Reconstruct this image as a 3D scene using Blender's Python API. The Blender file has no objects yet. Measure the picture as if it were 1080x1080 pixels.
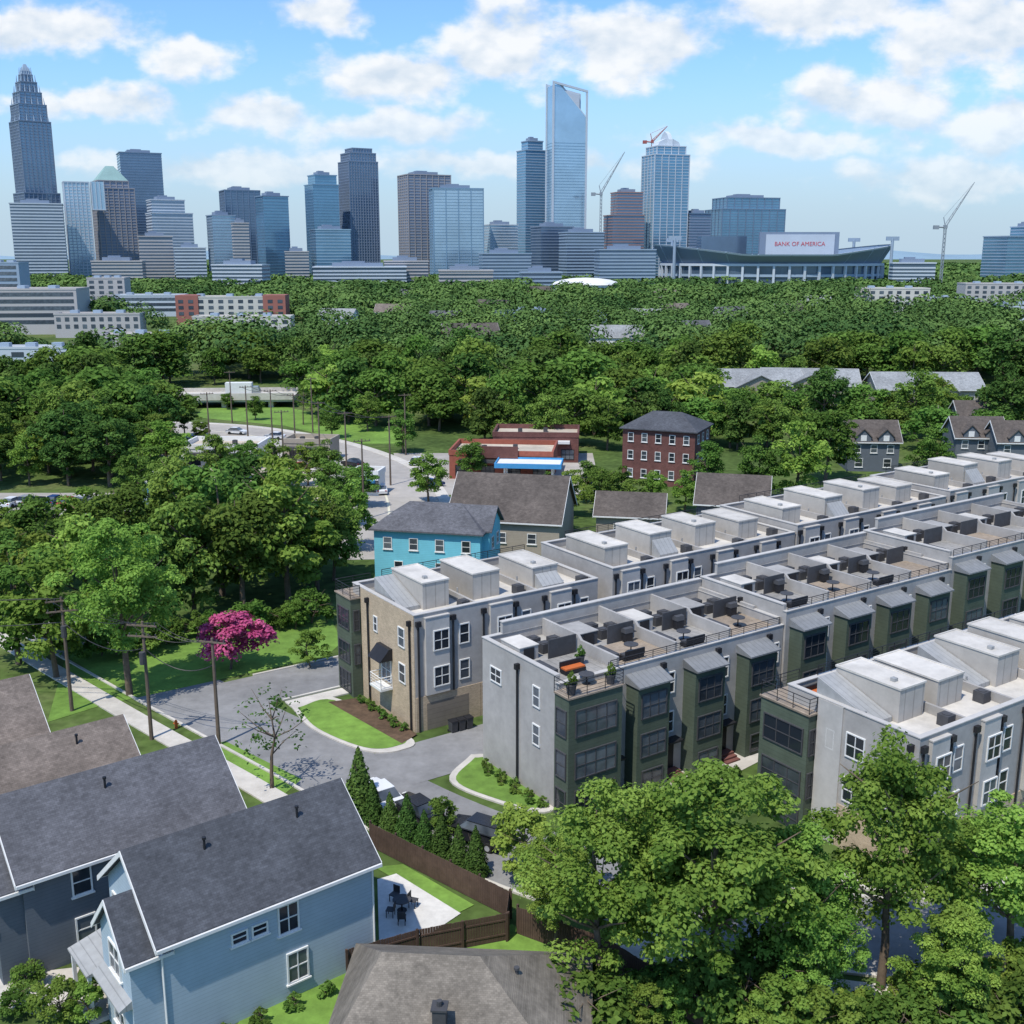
import bpy, math, random, bmesh
import numpy as np
from mathutils import Vector, Matrix
random.seed(7)
R=math.radians
scene=bpy.context.scene; col=scene.collection
F=540/math.tan(R(25)); PITCH=R(13.2); CH=38.0
SP,CP=math.sin(PITCH),math.cos(PITCH)
def at(px,py,z=0.0):
    a=(px-540)/F; b=(540-py)/F; t=(z-CH)/(-SP+b*CP)
    return Vector((a*t,(CP+b*SP)*t,z))
def fx(px,py,Y): return (px-540)/F*Y/(CP+(540-py)/F*SP)
def fz(py,Y):
    b=(540-py)/F; return CH+(-SP+b*CP)*Y/(CP+b*SP)
# ---------------------------------------------------------------- mesh helpers
class MB:
    def __init__(s): s.v=[]; s.f=[]
    def add(s,vs,fs):
        n=len(s.v); s.v+=[tuple(p) for p in vs]; s.f+=[tuple(i+n for i in f) for f in fs]; return s
    def box(s,x0,x1,y0,y1,z0,z1):
        return s.add([(x0,y0,z0),(x1,y0,z0),(x1,y1,z0),(x0,y1,z0),(x0,y0,z1),(x1,y0,z1),(x1,y1,z1),(x0,y1,z1)],
            [(0,3,2,1),(4,5,6,7),(0,1,5,4),(1,2,6,5),(2,3,7,6),(3,0,4,7)])
    def ring(s,x0,x1,y0,y1,z0,z1,t):
        s.box(x0,x1,y0,y0+t,z0,z1); s.box(x0,x1,y1-t,y1,z0,z1)
        s.box(x0,x0+t,y0+t,y1-t,z0,z1); s.box(x1-t,x1,y0+t,y1-t,z0,z1); return s
    def prismx(s,prof,x0,x1):   # profile in (y,z)
        n=len(prof); vs=[(x0,y,z) for y,z in prof]+[(x1,y,z) for y,z in prof]
        fs=[tuple(range(n))[::-1],tuple(range(n,2*n))]+[(i,(i+1)%n,n+(i+1)%n,n+i) for i in range(n)]
        return s.add(vs,fs)
    def prismy(s,prof,y0,y1):   # profile in (x,z)
        n=len(prof); vs=[(x,y0,z) for x,z in prof]+[(x,y1,z) for x,z in prof]
        fs=[tuple(range(n)),tuple(range(n,2*n))[::-1]]+[(i,n+i,n+(i+1)%n,(i+1)%n) for i in range(n)]
        return s.add(vs,fs)
    def prismz(s,poly,z0,z1):
        n=len(poly); vs=[(p[0],p[1],z0) for p in poly]+[(p[0],p[1],z1) for p in poly]
        fs=[tuple(range(n))[::-1],tuple(range(n,2*n))]+[(i,(i+1)%n,n+(i+1)%n,n+i) for i in range(n)]
        return s.add(vs,fs)
    def cyl(s,p0,p1,r0,r1=None,n=8,cap=True):
        r1=r0 if r1 is None else r1
        p0=Vector(p0);p1=Vector(p1);d=(p1-p0).normalized()
        u=d.cross(Vector((0,0,1)) if abs(d.z)<.9 else Vector((1,0,0))).normalized(); w=d.cross(u)
        vs=[p0+(u*math.cos(2*math.pi*i/n)+w*math.sin(2*math.pi*i/n))*r0 for i in range(n)]
        vs+=[p1+(u*math.cos(2*math.pi*i/n)+w*math.sin(2*math.pi*i/n))*r1 for i in range(n)]
        fs=[(i,(i+1)%n,n+(i+1)%n,n+i) for i in range(n)]
        if cap: fs+=[tuple(range(n))[::-1],tuple(range(n,2*n))]
        return s.add(vs,fs)
    def tube(s,pts,r,n=5):
        for a,b in zip(pts[:-1],pts[1:]): s.cyl(a,b,r,r,n,False)
        return s
    def mesh(s,name,m,smooth=False):
        me=bpy.data.meshes.new(name); me.from_pydata(s.v,[],s.f); me.validate()
        b=bmesh.new(); b.from_mesh(me); bmesh.ops.recalc_face_normals(b,faces=b.faces); b.to_mesh(me); b.free()
        if m: me.materials.append(m)
        if smooth: me.polygons.foreach_set('use_smooth',[True]*len(me.polygons))
        return me
    def build(s,name,m,parent=None,smooth=False,loc=(0,0,0),rz=0):
        return put(name,s.mesh(name,m,smooth),parent,loc,rz)
def put(name,me,parent=None,loc=(0,0,0),rz=0,sc=None):
    o=bpy.data.objects.new(name,me); col.objects.link(o); o.location=loc; o.rotation_euler=(0,0,rz)
    if sc is not None: o.scale=sc
    if parent: o.parent=parent
    return o
def tag(o,label,cat,group=None):
    o['label']=label; o['category']=cat
    if group: o['group']=group
    return o
def thing(name,label,cat,loc=(0,0,0),rz=0,group=None):
    o=bpy.data.objects.new(name,None); col.objects.link(o); o.empty_display_size=.5
    o.location=loc; o.rotation_euler=(0,0,rz); return tag(o,label,cat,group)
def struct(o): o['kind']='structure'; return o
# ---------------------------------------------------------------- materials
def nn(nt,t,ins=None,**props):
    n=nt.nodes.new(t)
    for k,v in props.items(): setattr(n,k,v)
    for k,v in (ins or {}).items():
        if isinstance(v,bpy.types.NodeSocket): nt.links.new(v,n.inputs[k])
        else: n.inputs[k].default_value=v
    return n
def L(r,g,b):
    f=lambda c:(c/255/12.92 if c<=10 else ((c/255+.055)/1.055)**2.4)
    return (f(r),f(g),f(b))
def mat(name,c,rough=.8,var=.15,scale=1.2,kind='',metal=0,spec=.3,k=1.0):
    m=bpy.data.materials.new(name); m.use_nodes=True; nt=m.node_tree; b=nt.nodes['Principled BSDF']
    tc=nn(nt,'ShaderNodeTexCoord').outputs['Object']
    no=nn(nt,'ShaderNodeTexNoise',{'Vector':tc,'Scale':scale,'Detail':4,'Roughness':.7})
    mr=nn(nt,'ShaderNodeMapRange',{0:no.outputs[0],1:.3,2:.7})
    lo=[x*(1-var) for x in c]; hi=[min(1,x*(1+var)) for x in c]
    base=nn(nt,'ShaderNodeMixRGB',{'Fac':mr.outputs[0],'Color1':(*lo,1),'Color2':(*hi,1)}).outputs[0]
    n2=nn(nt,'ShaderNodeTexNoise',{'Vector':tc,'Scale':scale*.13,'Detail':2})
    m2=nn(nt,'ShaderNodeMapRange',{0:n2.outputs[0],1:.35,2:.65,3:1-var*.8,4:1+var*.4})
    base=nn(nt,'ShaderNodeMixRGB',{'Fac':1,'Color1':base,'Color2':m2.outputs[0]},blend_type='MULTIPLY').outputs[0]
    if kind:
        sp=nn(nt,'ShaderNodeSeparateXYZ',{0:tc}); h=None
        if kind=='siding':
            z=nn(nt,'ShaderNodeMath',{0:sp.outputs[2],1:4.6*k},operation='MULTIPLY')
            h=nn(nt,'ShaderNodeMath',{0:z.outputs[0]},operation='FRACT').outputs[0]
            dk=nn(nt,'ShaderNodeMapRange',{0:h,1:.0,2:.14,3:.68,4:1}).outputs[0]
        elif kind=='seam':
            z=nn(nt,'ShaderNodeMath',{0:sp.outputs[0],1:2.2*k},operation='MULTIPLY')
            h=nn(nt,'ShaderNodeMath',{0:z.outputs[0]},operation='FRACT').outputs[0]
            dk=nn(nt,'ShaderNodeMapRange',{0:h,1:.0,2:.16,3:.6,4:1}).outputs[0]
        else:
            xy=nn(nt,'ShaderNodeMath',{0:sp.outputs[0],1:sp.outputs[1]},operation='ADD')
            zz=nn(nt,'ShaderNodeMath',{0:sp.outputs[2],1:2.0 if kind=='shingle' else 1.0},operation='MULTIPLY')
            v=nn(nt,'ShaderNodeCombineXYZ',{0:sp.outputs[0] if kind=='shingle' else xy.outputs[0],1:zz.outputs[0]})
            br=nn(nt,'ShaderNodeTexBrick',{'Vector':v.outputs[0],'Color1':(.82,.82,.82,1),'Color2':(1.1,1.1,1.1,1),
              'Mortar':(.68,.68,.68,1) if kind=='shingle' else (1.35,1.3,1.25,1),'Scale':k,'Mortar Size':.012 if kind=='shingle' else .008,
              'Brick Width':.36 if kind=='shingle' else .24,'Row Height':.22 if kind=='shingle' else .08})
            dk=br.outputs[0]
        base=nn(nt,'ShaderNodeMixRGB',{'Fac':1,'Color1':base,'Color2':dk},blend_type='MULTIPLY').outputs[0]
    nt.links.new(base,b.inputs['Base Color'])
    b.inputs['Roughness'].default_value=rough; b.inputs['Metallic'].default_value=metal
    b.inputs['Specular IOR Level'].default_value=spec
    return m
def glassmat(name,c,c2,rough=.08,spec=.6):
    m=bpy.data.materials.new(name); m.use_nodes=True; nt=m.node_tree; b=nt.nodes['Principled BSDF']
    oi=nn(nt,'ShaderNodeObjectInfo'); tc=nn(nt,'ShaderNodeTexCoord').outputs['Object']
    no=nn(nt,'ShaderNodeTexNoise',{'Vector':tc,'Scale':.7,'Detail':2})
    ad=nn(nt,'ShaderNodeMath',{0:oi.outputs['Random'],1:no.outputs[0]},operation='MULTIPLY')
    mr=nn(nt,'ShaderNodeMapRange',{0:ad.outputs[0],1:.15,2:.55})
    mx=nn(nt,'ShaderNodeMixRGB',{'Fac':mr.outputs[0],'Color1':(*c,1),'Color2':(*c2,1)})
    nt.links.new(mx.outputs[0],b.inputs['Base Color'])
    b.inputs['Roughness'].default_value=rough; b.inputs['Specular IOR Level'].default_value=spec
    return m
def leafmat(name,d,l,tr=.25,vary=True):
    m=bpy.data.materials.new(name); m.use_nodes=True; nt=m.node_tree
    nt.nodes.remove(nt.nodes['Principled BSDF']); out=nt.nodes['Material Output']
    at_=nn(nt,'ShaderNodeAttribute',attribute_name='tint'); oi=nn(nt,'ShaderNodeObjectInfo')
    mx=nn(nt,'ShaderNodeMixRGB',{'Fac':at_.outputs['Fac'],'Color1':(*d,1),'Color2':(*l,1)})
    colr=mx.outputs[0]
    if vary:
        vr=nn(nt,'ShaderNodeMapRange',{0:oi.outputs['Random'],3:.78,4:1.28})
        hr=nn(nt,'ShaderNodeMath',{0:oi.outputs['Random'],1:7.31},operation='MULTIPLY'); hf=nn(nt,'ShaderNodeMath',{0:hr.outputs[0]},operation='FRACT')
        hm=nn(nt,'ShaderNodeMapRange',{0:hf.outputs[0],3:.480,4:.518})
        colr=nn(nt,'ShaderNodeHueSaturation',{'Hue':hm.outputs[0],'Saturation':.97,'Value':vr.outputs[0],'Color':colr}).outputs[0]
    df=nn(nt,'ShaderNodeBsdfDiffuse',{'Color':colr})
    if tr>0:
        tl=nn(nt,'ShaderNodeBsdfTranslucent',{'Color':colr})
        ms=nn(nt,'ShaderNodeMixShader',{0:tr,1:df.outputs[0],2:tl.outputs[0]}); nt.links.new(ms.outputs[0],out.inputs[0])
    else: nt.links.new(df.outputs[0],out.inputs[0])
    return m
M={}
M['grey']=mat('grey_stucco',L(166,162,157),.85,.12,1.0)
M['lgrey']=mat('light_grey_panel',L(184,180,174),.8,.1,1.0)
M['pent']=mat('penthouse_cladding',L(178,172,163),.8,.1,1.0,'seam',k=.5)
M['tan']=mat('tan_brick',L(180,162,138),.85,.12,1.0,'brick')
M['green']=mat('dark_green_panel',L(82,92,78),.75,.14,1.0,'siding',k=.7)
M['membrane']=mat('white_roof_membrane',L(200,194,184),.75,.18,.5)
M['greymembrane']=mat('grey_roof_membrane',L(158,155,150),.8,.18,.6)
M['deck']=mat('deck_boards',L(152,138,122),.8,.2,2.0,'seam',k=2)
M['pavers']=mat('grey_terrace_pavers',L(146,143,138),.85,.2,2.0,'seam',k=.8)
M['black']=mat('black_metal',(.022,.022,.025),.5,.2,2)
M['dark']=mat('dark_grey_paint',L(72,72,74),.7,.15,2)
M['white']=mat('white_paint',L(220,219,215),.6,.06,2)
M['metal']=mat('galvanised_sheet',L(160,160,158),.6,.1,2,'seam',metal=.1)
M['awning']=mat('grey_standing_seam',L(132,133,133),.6,.12,2,'seam',metal=.1)
M['glass']=glassmat('window_glass',(.02,.026,.034),(.15,.17,.19))
M['garage']=mat('garage_door_paint',L(132,122,110),.7,.1,1,'siding',k=.5)
M['brick']=mat('brown_red_brick',L(104,70,65),.85,.2,1,'brick')
M['slate']=mat('slate_shingles',L(98,98,102),.9,.25,2.5,'shingle',k=1.4)
M['slate2']=mat('charcoal_shingles',L(80,82,87),.9,.25,2.5,'shingle',k=1.4)
M['brownroof']=mat('brown_shingles',L(122,111,102),.9,.25,2.5,'shingle',k=1.4)
M['taupe']=mat('taupe_shingles',L(126,118,107),.92,.28,1.6,'shingle',k=2.2)
M['dkroof']=mat('dark_brown_shingles',L(96,88,82),.9,.25,1.5,'shingle',k=1.3)
M['greyroof']=mat('pale_grey_shingles',L(146,148,148),.9,.2,1.5,'shingle')
M['blue']=mat('pale_blue_siding',L(164,180,190),.75,.06,1.0,'siding')
M['slateblue']=mat('slate_blue_siding',L(98,104,111),.75,.08,1.0,'siding')
M['greige']=mat('greige_siding',L(160,150,136),.75,.08,1.0,'siding')
M['teal']=mat('turquoise_siding',L(120,196,212),.75,.06,1.0,'siding')
M['asphalt']=mat('asphalt',L(134,133,132),.9,.18,.6)
M['pale_asphalt']=mat('sun_bleached_asphalt',L(166,160,152),.9,.14,.3)
M['concrete']=mat('concrete',L(194,188,178),.85,.14,.8)
M['patio']=mat('white_patio_slabs',L(206,202,194),.85,.14,1.2)
M['grass']=mat('lawn_grass',L(108,140,60),.95,.25,.9)
M['mulch']=mat('mulch',L(92,74,58),.95,.3,2)
M['line']=mat('road_paint',L(214,208,184),.8,.15,3)
M['wood']=mat('fence_wood',L(90,72,62),.9,.25,1.5,'seam',k=3)
M['pole']=mat('weathered_pole_wood',L(108,95,83),.9,.2,2)
M['bark']=mat('bark',L(112,98,84),.95,.3,3)
M['roofred']=mat('red_painted_wall',L(146,84,68),.8,.15,1)
M['skyblue']=mat('bright_blue_fascia',L(70,145,195),.6,.1,1)
M['orange']=mat('orange_cushion',L(190,100,50),.9,.1,2)
M['silver']=mat('silver_car_paint',L(190,192,195),.3,.03,1,metal=.5)
M['whitecar']=mat('white_car_paint',L(215,216,217),.3,.03,1)
M['blackcar']=mat('black_car_paint',(.02,.021,.024),.25,.05,1,spec=.6)
M['bluecar']=mat('blue_car_paint',L(40,70,120),.3,.05,1,spec=.6)
M['redcar']=mat('red_car_paint',L(150,30,30),.3,.05,1,spec=.6)
M['rubber']=mat('tyre_rubber',(.02,.02,.02),.9,.1,3)
M['lamp']=mat('lamp_lens',L(220,220,215),.2,.02,1)
M['tail']=mat('tail_lens',L(150,20,20),.2,.02,1)
M['gravel']=mat('pale_gravel',L(186,174,156),.95,.2,.4)
def groundmat():
    m=bpy.data.materials.new('ground_cover'); m.use_nodes=True; nt=m.node_tree; b=nt.nodes['Principled BSDF']
    tc=nn(nt,'ShaderNodeTexCoord').outputs['Object']
    n1=nn(nt,'ShaderNodeTexNoise',{'Vector':tc,'Scale':.035,'Detail':6,'Roughness':.7}); n2=nn(nt,'ShaderNodeTexNoise',{'Vector':tc,'Scale':.8,'Detail':4})
    r=nn(nt,'ShaderNodeValToRGB',{0:n1.outputs[0]}); e=r.color_ramp.elements
    e[0].position=.35; e[0].color=(.05,.08,.022,1); e[1].position=.7; e[1].color=(.14,.155,.065,1)
    x=e.new(.52); x.color=(.085,.13,.034,1)
    m2=nn(nt,'ShaderNodeMapRange',{0:n2.outputs[0],1:.3,2:.7,3:.65,4:1.3})
    mx=nn(nt,'ShaderNodeMixRGB',{'Fac':1,'Color1':r.outputs[0],'Color2':m2.outputs[0]},blend_type='MULTIPLY')
    nt.links.new(mx.outputs[0],b.inputs['Base Color']); b.inputs['Roughness'].default_value=1; b.inputs['Specular IOR Level'].default_value=.1
    return m
M['ground']=groundmat()
LF={}
LF['mid']=leafmat('leaf_mid_green',(.050,.108,.018),(.185,.305,.055),.34)
LF['lime']=leafmat('leaf_bright_green',(.095,.180,.024),(.31,.445,.080),.40)
LF['dark']=leafmat('leaf_dark_green',(.036,.080,.018),(.120,.210,.044),.28)
LF['far']=leafmat('leaf_far_green',(.034,.080,.026),(.150,.238,.066),.0,False)
LF['pink']=leafmat('blossom_pink',(.42,.04,.13),(.78,.16,.30),.2)
# ---------------------------------------------------------------- foliage
def leaf_mesh(name,pos,nrm,size,tint,m,g):
    n=len(pos); nrm=nrm/np.linalg.norm(nrm,axis=1)[:,None]
    r=g.normal(size=(n,3)); t=np.cross(nrm,r); t/=np.linalg.norm(t,axis=1)[:,None]; b=np.cross(nrm,t)
    s=size[:,None]
    V=np.empty((n,4,3)); V[:,0]=pos+t*s*.62; V[:,1]=pos+b*s*.40+nrm*s*.08; V[:,2]=pos-t*s*.62; V[:,3]=pos-b*s*.40+nrm*s*.08
    me=bpy.data.meshes.new(name); me.vertices.add(n*4); me.vertices.foreach_set('co',V.reshape(-1).astype(np.float32))
    me.loops.add(n*4); me.loops.foreach_set('vertex_index',np.arange(n*4,dtype=np.int32))
    me.polygons.add(n); me.polygons.foreach_set('loop_start',np.arange(0,n*4,4,dtype=np.int32))
    me.update(calc_edges=True)
    a=me.attributes.new('tint','FLOAT','FACE'); a.data.foreach_set('value',np.clip(tint,0,1).astype(np.float32))
    me.materials.append(m); return me
def unit(g,n):
    d=g.normal(size=(n,3)); return d/np.linalg.norm(d,axis=1)[:,None]
def crown_mesh(name,seed,Rc,zb,zt,nc,nl,leaf,m,taper=.25,crf=(.2,.4),fill=.55):
    g=np.random.default_rng(seed); Hc=zt-zb
    d=unit(g,nc); rr=g.uniform(.25,1,nc)**fill
    c=d*rr[:,None]*np.array([Rc*.8,Rc*.8,Hc*.42])
    f=1-taper*(c[:,2]/(Hc*.42)); c[:,0]*=f; c[:,1]*=f; c[:,2]+=zb+Hc/2
    ang=np.arctan2(c[:,1],c[:,0]); ph=g.uniform(0,6.28,3)
    wob=1+.18*np.sin(2*ang+ph[0])+.15*np.sin(3*ang+ph[1]+c[:,2]); c[:,0]*=wob; c[:,1]*=wob
    cr=g.uniform(crf[0],crf[1],nc)*Rc; k=g.integers(0,nc,nl); e=unit(g,nl)
    e[:,2]=np.where(e[:,2]<-.35,-e[:,2],e[:,2])
    p=c[k]+e*(cr[k]*g.uniform(.5,1.1,nl))[:,None]*np.array([1,1,.72])
    n=e*.7+np.array([0,0,.5])+g.normal(size=(nl,3))*.42
    tc=g.uniform(0,1,nc); tint=tc[k]*.6+g.uniform(0,.4,nl)
    return leaf_mesh(name,p,n,leaf*g.uniform(.65,1.25,nl),tint,m,g)
def cone_mesh(seed,h,Rb,nl,leaf,m):
    g=np.random.default_rng(seed); z=h*(1-np.sqrt(g.uniform(0,1,nl))*.98); a=g.uniform(0,6.283,nl)
    r=Rb*(1-z/h)**.85*g.uniform(.6,1.05,nl)*(1+.14*np.sin(5*a+z*4))
    p=np.stack([r*np.cos(a),r*np.sin(a),z+.1],1); n=np.stack([np.cos(a),np.sin(a),np.full(nl,.5)],1)+g.normal(size=(nl,3))*.3
    return leaf_mesh('crown',p,n,leaf*g.uniform(.7,1.2,nl),g.uniform(0,.8,nl),m,g)
def trunk_mesh(seed,h,r,zb,Rc,nl=9,m=None):
    rd=random.Random(seed); b=MB(); pts=[Vector((0,0,-.3))]; x=y=0
    for i in range(1,6):
        x+=rd.uniform(-.25,.25); y+=rd.uniform(-.25,.25); pts.append(Vector((x,y,h*.8*i/5)))
    for i in range(5): b.cyl(pts[i],pts[i+1],r*(1.15-.2*i),r*(1.15-.2*(i+1)),8,False)
    for i in range(nl):
        q=pts[rd.choice([2,2,3,3,4])]; a=6.283*i/nl+rd.uniform(-.4,.4); ln=Rc*rd.uniform(.5,.8)
        mid=q+Vector((math.cos(a)*ln*.5,math.sin(a)*ln*.5,h*.09)); e=q+Vector((math.cos(a)*ln,math.sin(a)*ln,h*rd.uniform(.14,.24)))
        b.cyl(q,mid,r*.42,r*.28,6,False); b.cyl(mid,e,r*.28,r*.08,6,False)
    return b.mesh('trunk',m or M['bark'],True)
PROTO={}
def proto(key,seed,h,Rc,zb,nc,nl,leaf,lm,tr=.28,**kw):
    PROTO[key]=(trunk_mesh(seed,h,tr,zb,Rc),crown_mesh('crown',seed,Rc,zb,h,nc,nl,leaf,LF[lm],**kw),h)
for i in range(5): proto('near%d'%i,20+i,15,4.9,2.2,100+5*i,20000,.22,'lime',tr=.24,taper=.3,crf=(.10,.24),fill=.7)
for i in range(4): proto('mid%d'%i,40+i,15,5.8,1.0,46+4*i,6800,.48,'mid',tr=.3,taper=.12+.1*(i%3),crf=(.15,.36))
for i in range(2): proto('lime%d'%i,50+i,14,5.2,.9,44,6200,.46,'lime',taper=.2,crf=(.15,.34))
for i in range(3): proto('dark%d'%i,60+i,15,5.4,1.0,46,6000,.48,'dark',tr=.3,taper=.15,crf=(.16,.35))
for i in range(3): proto('belt%d'%i,70+i,14,6.2,.4,15+4*i,2400,.8,'mid',taper=.1+.12*i,crf=(.28,.54))
proto('beltd',75,15,6.0,.4,17,2400,.8,'dark',taper=.12,crf=(.3,.5)); proto('beltl',76,13,6.0,.4,19,2200,.8,'lime',taper=.2,crf=(.26,.48))
PROTO['conifer']=(trunk_mesh(80,5,.09,.1,.6,4),cone_mesh(80,5,1.25,3200,.2,LF['dark']),5)
proto('sparse',81,8,3.0,1.6,60,420,.2,'dark',tr=.12,crf=(.1,.22))
proto('pink',82,6,3.2,1.0,46,4000,.3,'pink',tr=.12,crf=(.16,.32))
proto('small',83,6,2.3,.6,30,3000,.26,'mid',tr=.1)
proto('smalllime',86,6,2.5,.4,36,3600,.25,'lime',tr=.1,crf=(.15,.32))
proto('shrub',84,1.0,.62,.0,14,600,.14,'mid',tr=.03)
proto('bush',85,3.2,2.4,.0,30,2300,.26,'mid',tr=.08,crf=(.16,.34))
def tree(key,label,loc,h,name='broadleaf_tree',group=None,cat='tree',wide=1,rz=None):
    tm,cm,h0=PROTO[key]; s=h/h0
    o=thing(name,label,cat,loc,random.uniform(0,6.28) if rz is None else rz,group); o.scale=(s*wide,s*wide,s)
    put('trunk' if name!='shrub' else 'stem',tm,o); put('crown' if name!='shrub' else 'foliage',cm,o); return o
def inpoly(x,y,P):
    c=False; j=len(P)-1
    for i in range(len(P)):
        xi,yi=P[i][0],P[i][1]; xj,yj=P[j][0],P[j][1]
        if (yi>y)!=(yj>y) and x<(xj-xi)*(y-yi)/(yj-yi)+xi: c=not c
        j=i
    return c
DISC=[]; POLY=[]
def blocked(x,y):
    for dx,dy,r in DISC:
        if (x-dx)**2+(y-dy)**2<r*r: return True
    return any(inpoly(x,y,P) for P in POLY)
def spline(P,n=8):
    P=[Vector((p[0],p[1],0)) for p in P]; Q=[P[0]*2-P[1]]+P+[P[-1]*2-P[-2]]; out=[]
    for i in range(1,len(Q)-2):
        a,b,c,d=Q[i-1:i+3]
        for k in range(n):
            t=k/n; out.append(.5*((2*b)+(c-a)*t+(2*a-5*b+4*c-d)*t*t+(3*b-a-3*c+d)*t**3))
    out.append(P[-1]); return out
def offs(C,o):
    out=[]
    for i,p in enumerate(C):
        t=(C[min(i+1,len(C)-1)]-C[max(i-1,0)]).normalized(); out.append(p+Vector((-t.y,t.x,0))*o)
    return out
def ribbon(name,C,o0,o1,z,m,zb=None):
    A=offs(C,o0);B=offs(C,o1); b=MB(); n=len(C)
    vs=[(p.x,p.y,z) for p in A]+[(p.x,p.y,z) for p in B]; fs=[(i,n+i,n+i+1,i+1) for i in range(n-1)]
    if zb is not None:
        vs+=[(p.x,p.y,zb) for p in A]+[(p.x,p.y,zb) for p in B]
        fs+=[(2*n+i,2*n+i+1,i+1,i) for i in range(n-1)]+[(n+i,n+i+1,3*n+i+1,3*n+i) for i in range(n-1)]
        fs+=[(0,n,3*n,2*n),(n-1,2*n-1,4*n-1,3*n-1)]
    b.add(vs,fs); o=b.build(name,m); return struct(o)
def sheet(name,P,z,m,zb=None):
    b=MB()
    if zb is None: b.add([(p[0],p[1],z) for p in P],[tuple(range(len(P)))])
    else: b.prismz(P,zb,z)
    return struct(b.build(name,m))
# ---------------------------------------------------------------- ground & roads
b=MB(); b.add([(-15000,-300,0),(15000,-300,0),(15000,16000,0),(-15000,16000,0)],[(0,1,2,3)]); struct(b.build('ground',M['ground']))
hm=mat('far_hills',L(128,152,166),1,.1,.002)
b=MB(); n=80; vs=[]
for i in range(n+1):
    x=-9000+18000*i/n; vs+= [(x,9000,0),(x,9400,45+18*math.sin(i*.5)+12*math.sin(i*1.3+1))]
b.add(vs,[(2*i,2*i+2,2*i+3,2*i+1) for i in range(n)]); struct(b.build('hills',hm))
U=Vector((math.cos(R(34)),math.sin(R(34)),0)); V=Vector((-U.y,U.x,0))
S1=spline([(-62,124),(-45,107),(-28,90.5),(-15.4,78.6),(-4.5,68.2),(8,60),(22,55.6),(40,56.5),(70,66)])
ribbon('road',S1,-3.7,3.7,.02,M['asphalt'])
ribbon('kerb',S1[:40],-3.95,-3.7,.14,M['concrete'],0); ribbon('pavement',S1[:29],-6.8,-5.0,.12,M['concrete'],0)
ribbon('kerb',S1[38:],3.7,3.95,.14,M['concrete'],0); ribbon('pavement',S1[44:],4.6,6.4,.12,M['concrete'],0)
ribbon('kerb',S1[40:],-3.95,-3.7,.14,M['concrete'],0); ribbon('pavement',S1[40:],-6.4,-4.6,.12,M['concrete'],0)
J=Vector((-27,89.3,0)); S2=[J+U*d for d in range(0,90,6)]
ribbon('side_street',S2,-3.4,3.4,.026,M['asphalt'])
ribbon('kerb',S2[1:],-3.65,-3.4,.14,M['concrete'],0); ribbon('pavement',S2[1:],-5.4,-4.0,.12,M['concrete'],0)
ribbon('kerb',S2[1:],3.4,3.65,.14,M['concrete'],0)
AL0=Vector((-9.0,76.5,0)); S3=[AL0+U*d for d in range(0,110,6)]
ribbon('alley',S3,-3.0,3.2,.032,M['asphalt'])
sheet('lawn',[at(50,762),at(70,690),at(240,655),at(345,640),at(360,678),at(345,692),at(200,724),at(108,744)],.03,M['grass'])
def corner(pts):
    P=spline(pts+[pts[0]],6)[:-1]
    sheet('corner_kerb',[(p.x,p.y) for p in P],.13,M['concrete'],0)
    c=sum(P,Vector())/len(P)
    sheet('lawn',[tuple((c+(p-c)*.87)[:2]) for p in P],.15,M['grass'])
corner([at(306,745),at(350,736),at(432,778),at(424,792),at(386,793),at(330,770)])
corner([at(497,797),at(520,800),at(592,838),at(575,858),at(520,846),at(474,824)])
sheet('mulch_bed',[at(346,742),at(376,738),at(440,776),at(424,786)],.156,M['mulch'])
sheet('lawn',[at(205,790),at(238,782),at(318,822),at(300,838),at(250,815)],.03,M['grass'])
sheet('courtyard',[at(640,820),at(720,845),at(1000,700),at(960,670)],.03,M['concrete'])
sheet('lawn',[at(240,1100),at(262,1060),at(395,1015),at(420,1040),at(330,1100)],.03,M['grass'])
sheet('lawn',[at(395,915),at(425,912),at(500,955),at(480,965)],.045,M['grass'])
sheet('lawn',[at(470,1010),at(540,975),at(600,1010),at(560,1040)],.03,M['grass'])
sheet('driveway',[at(-20,1060),at(0,1030),at(85,1020),at(60,1075)],.03,M['concrete'])
sheet('mulch_bed',[at(400,880),at(515,935),at(560,905),at(440,850)],.015,M['mulch'])
# mid distance road, median lawns, car park
S4=spline([at(100,450),at(215,454),at(290,464),at(350,480),at(392,502),at(410,535),at(400,590)])
ribbon('avenue',S4,-8,8,.03,M['pale_asphalt']); ribbon('pavement',S4,8,10,.1,M['concrete'],0); ribbon('pavement',S4,-10,-8,.1,M['concrete'],0)
ribbon('lane_line',S4,-.18,.18,.05,M['line'])
sheet('lawn',[at(205,440),at(215,430),at(300,429),at(415,452),at(425,468),at(380,468),at(300,449)],.02,M['grass'])
sheet('forecourt',[at(430,522),at(415,478),at(625,478),at(635,522)],.026,M['pale_asphalt'])
sheet('gravel_yard',[at(140,506),at(178,472),at(330,480),at(375,510),at(380,540),at(250,508)],.024,M['gravel'])
sheet('car_park',[at(-20,548),at(-20,520),at(130,520),at(140,545)],.03,M['pale_asphalt'])
POLY+= [[(p.x,p.y) for p in offs(S4,-10.5)]+[(p.x,p.y) for p in offs(S4,10.5)][::-1]]
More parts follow.
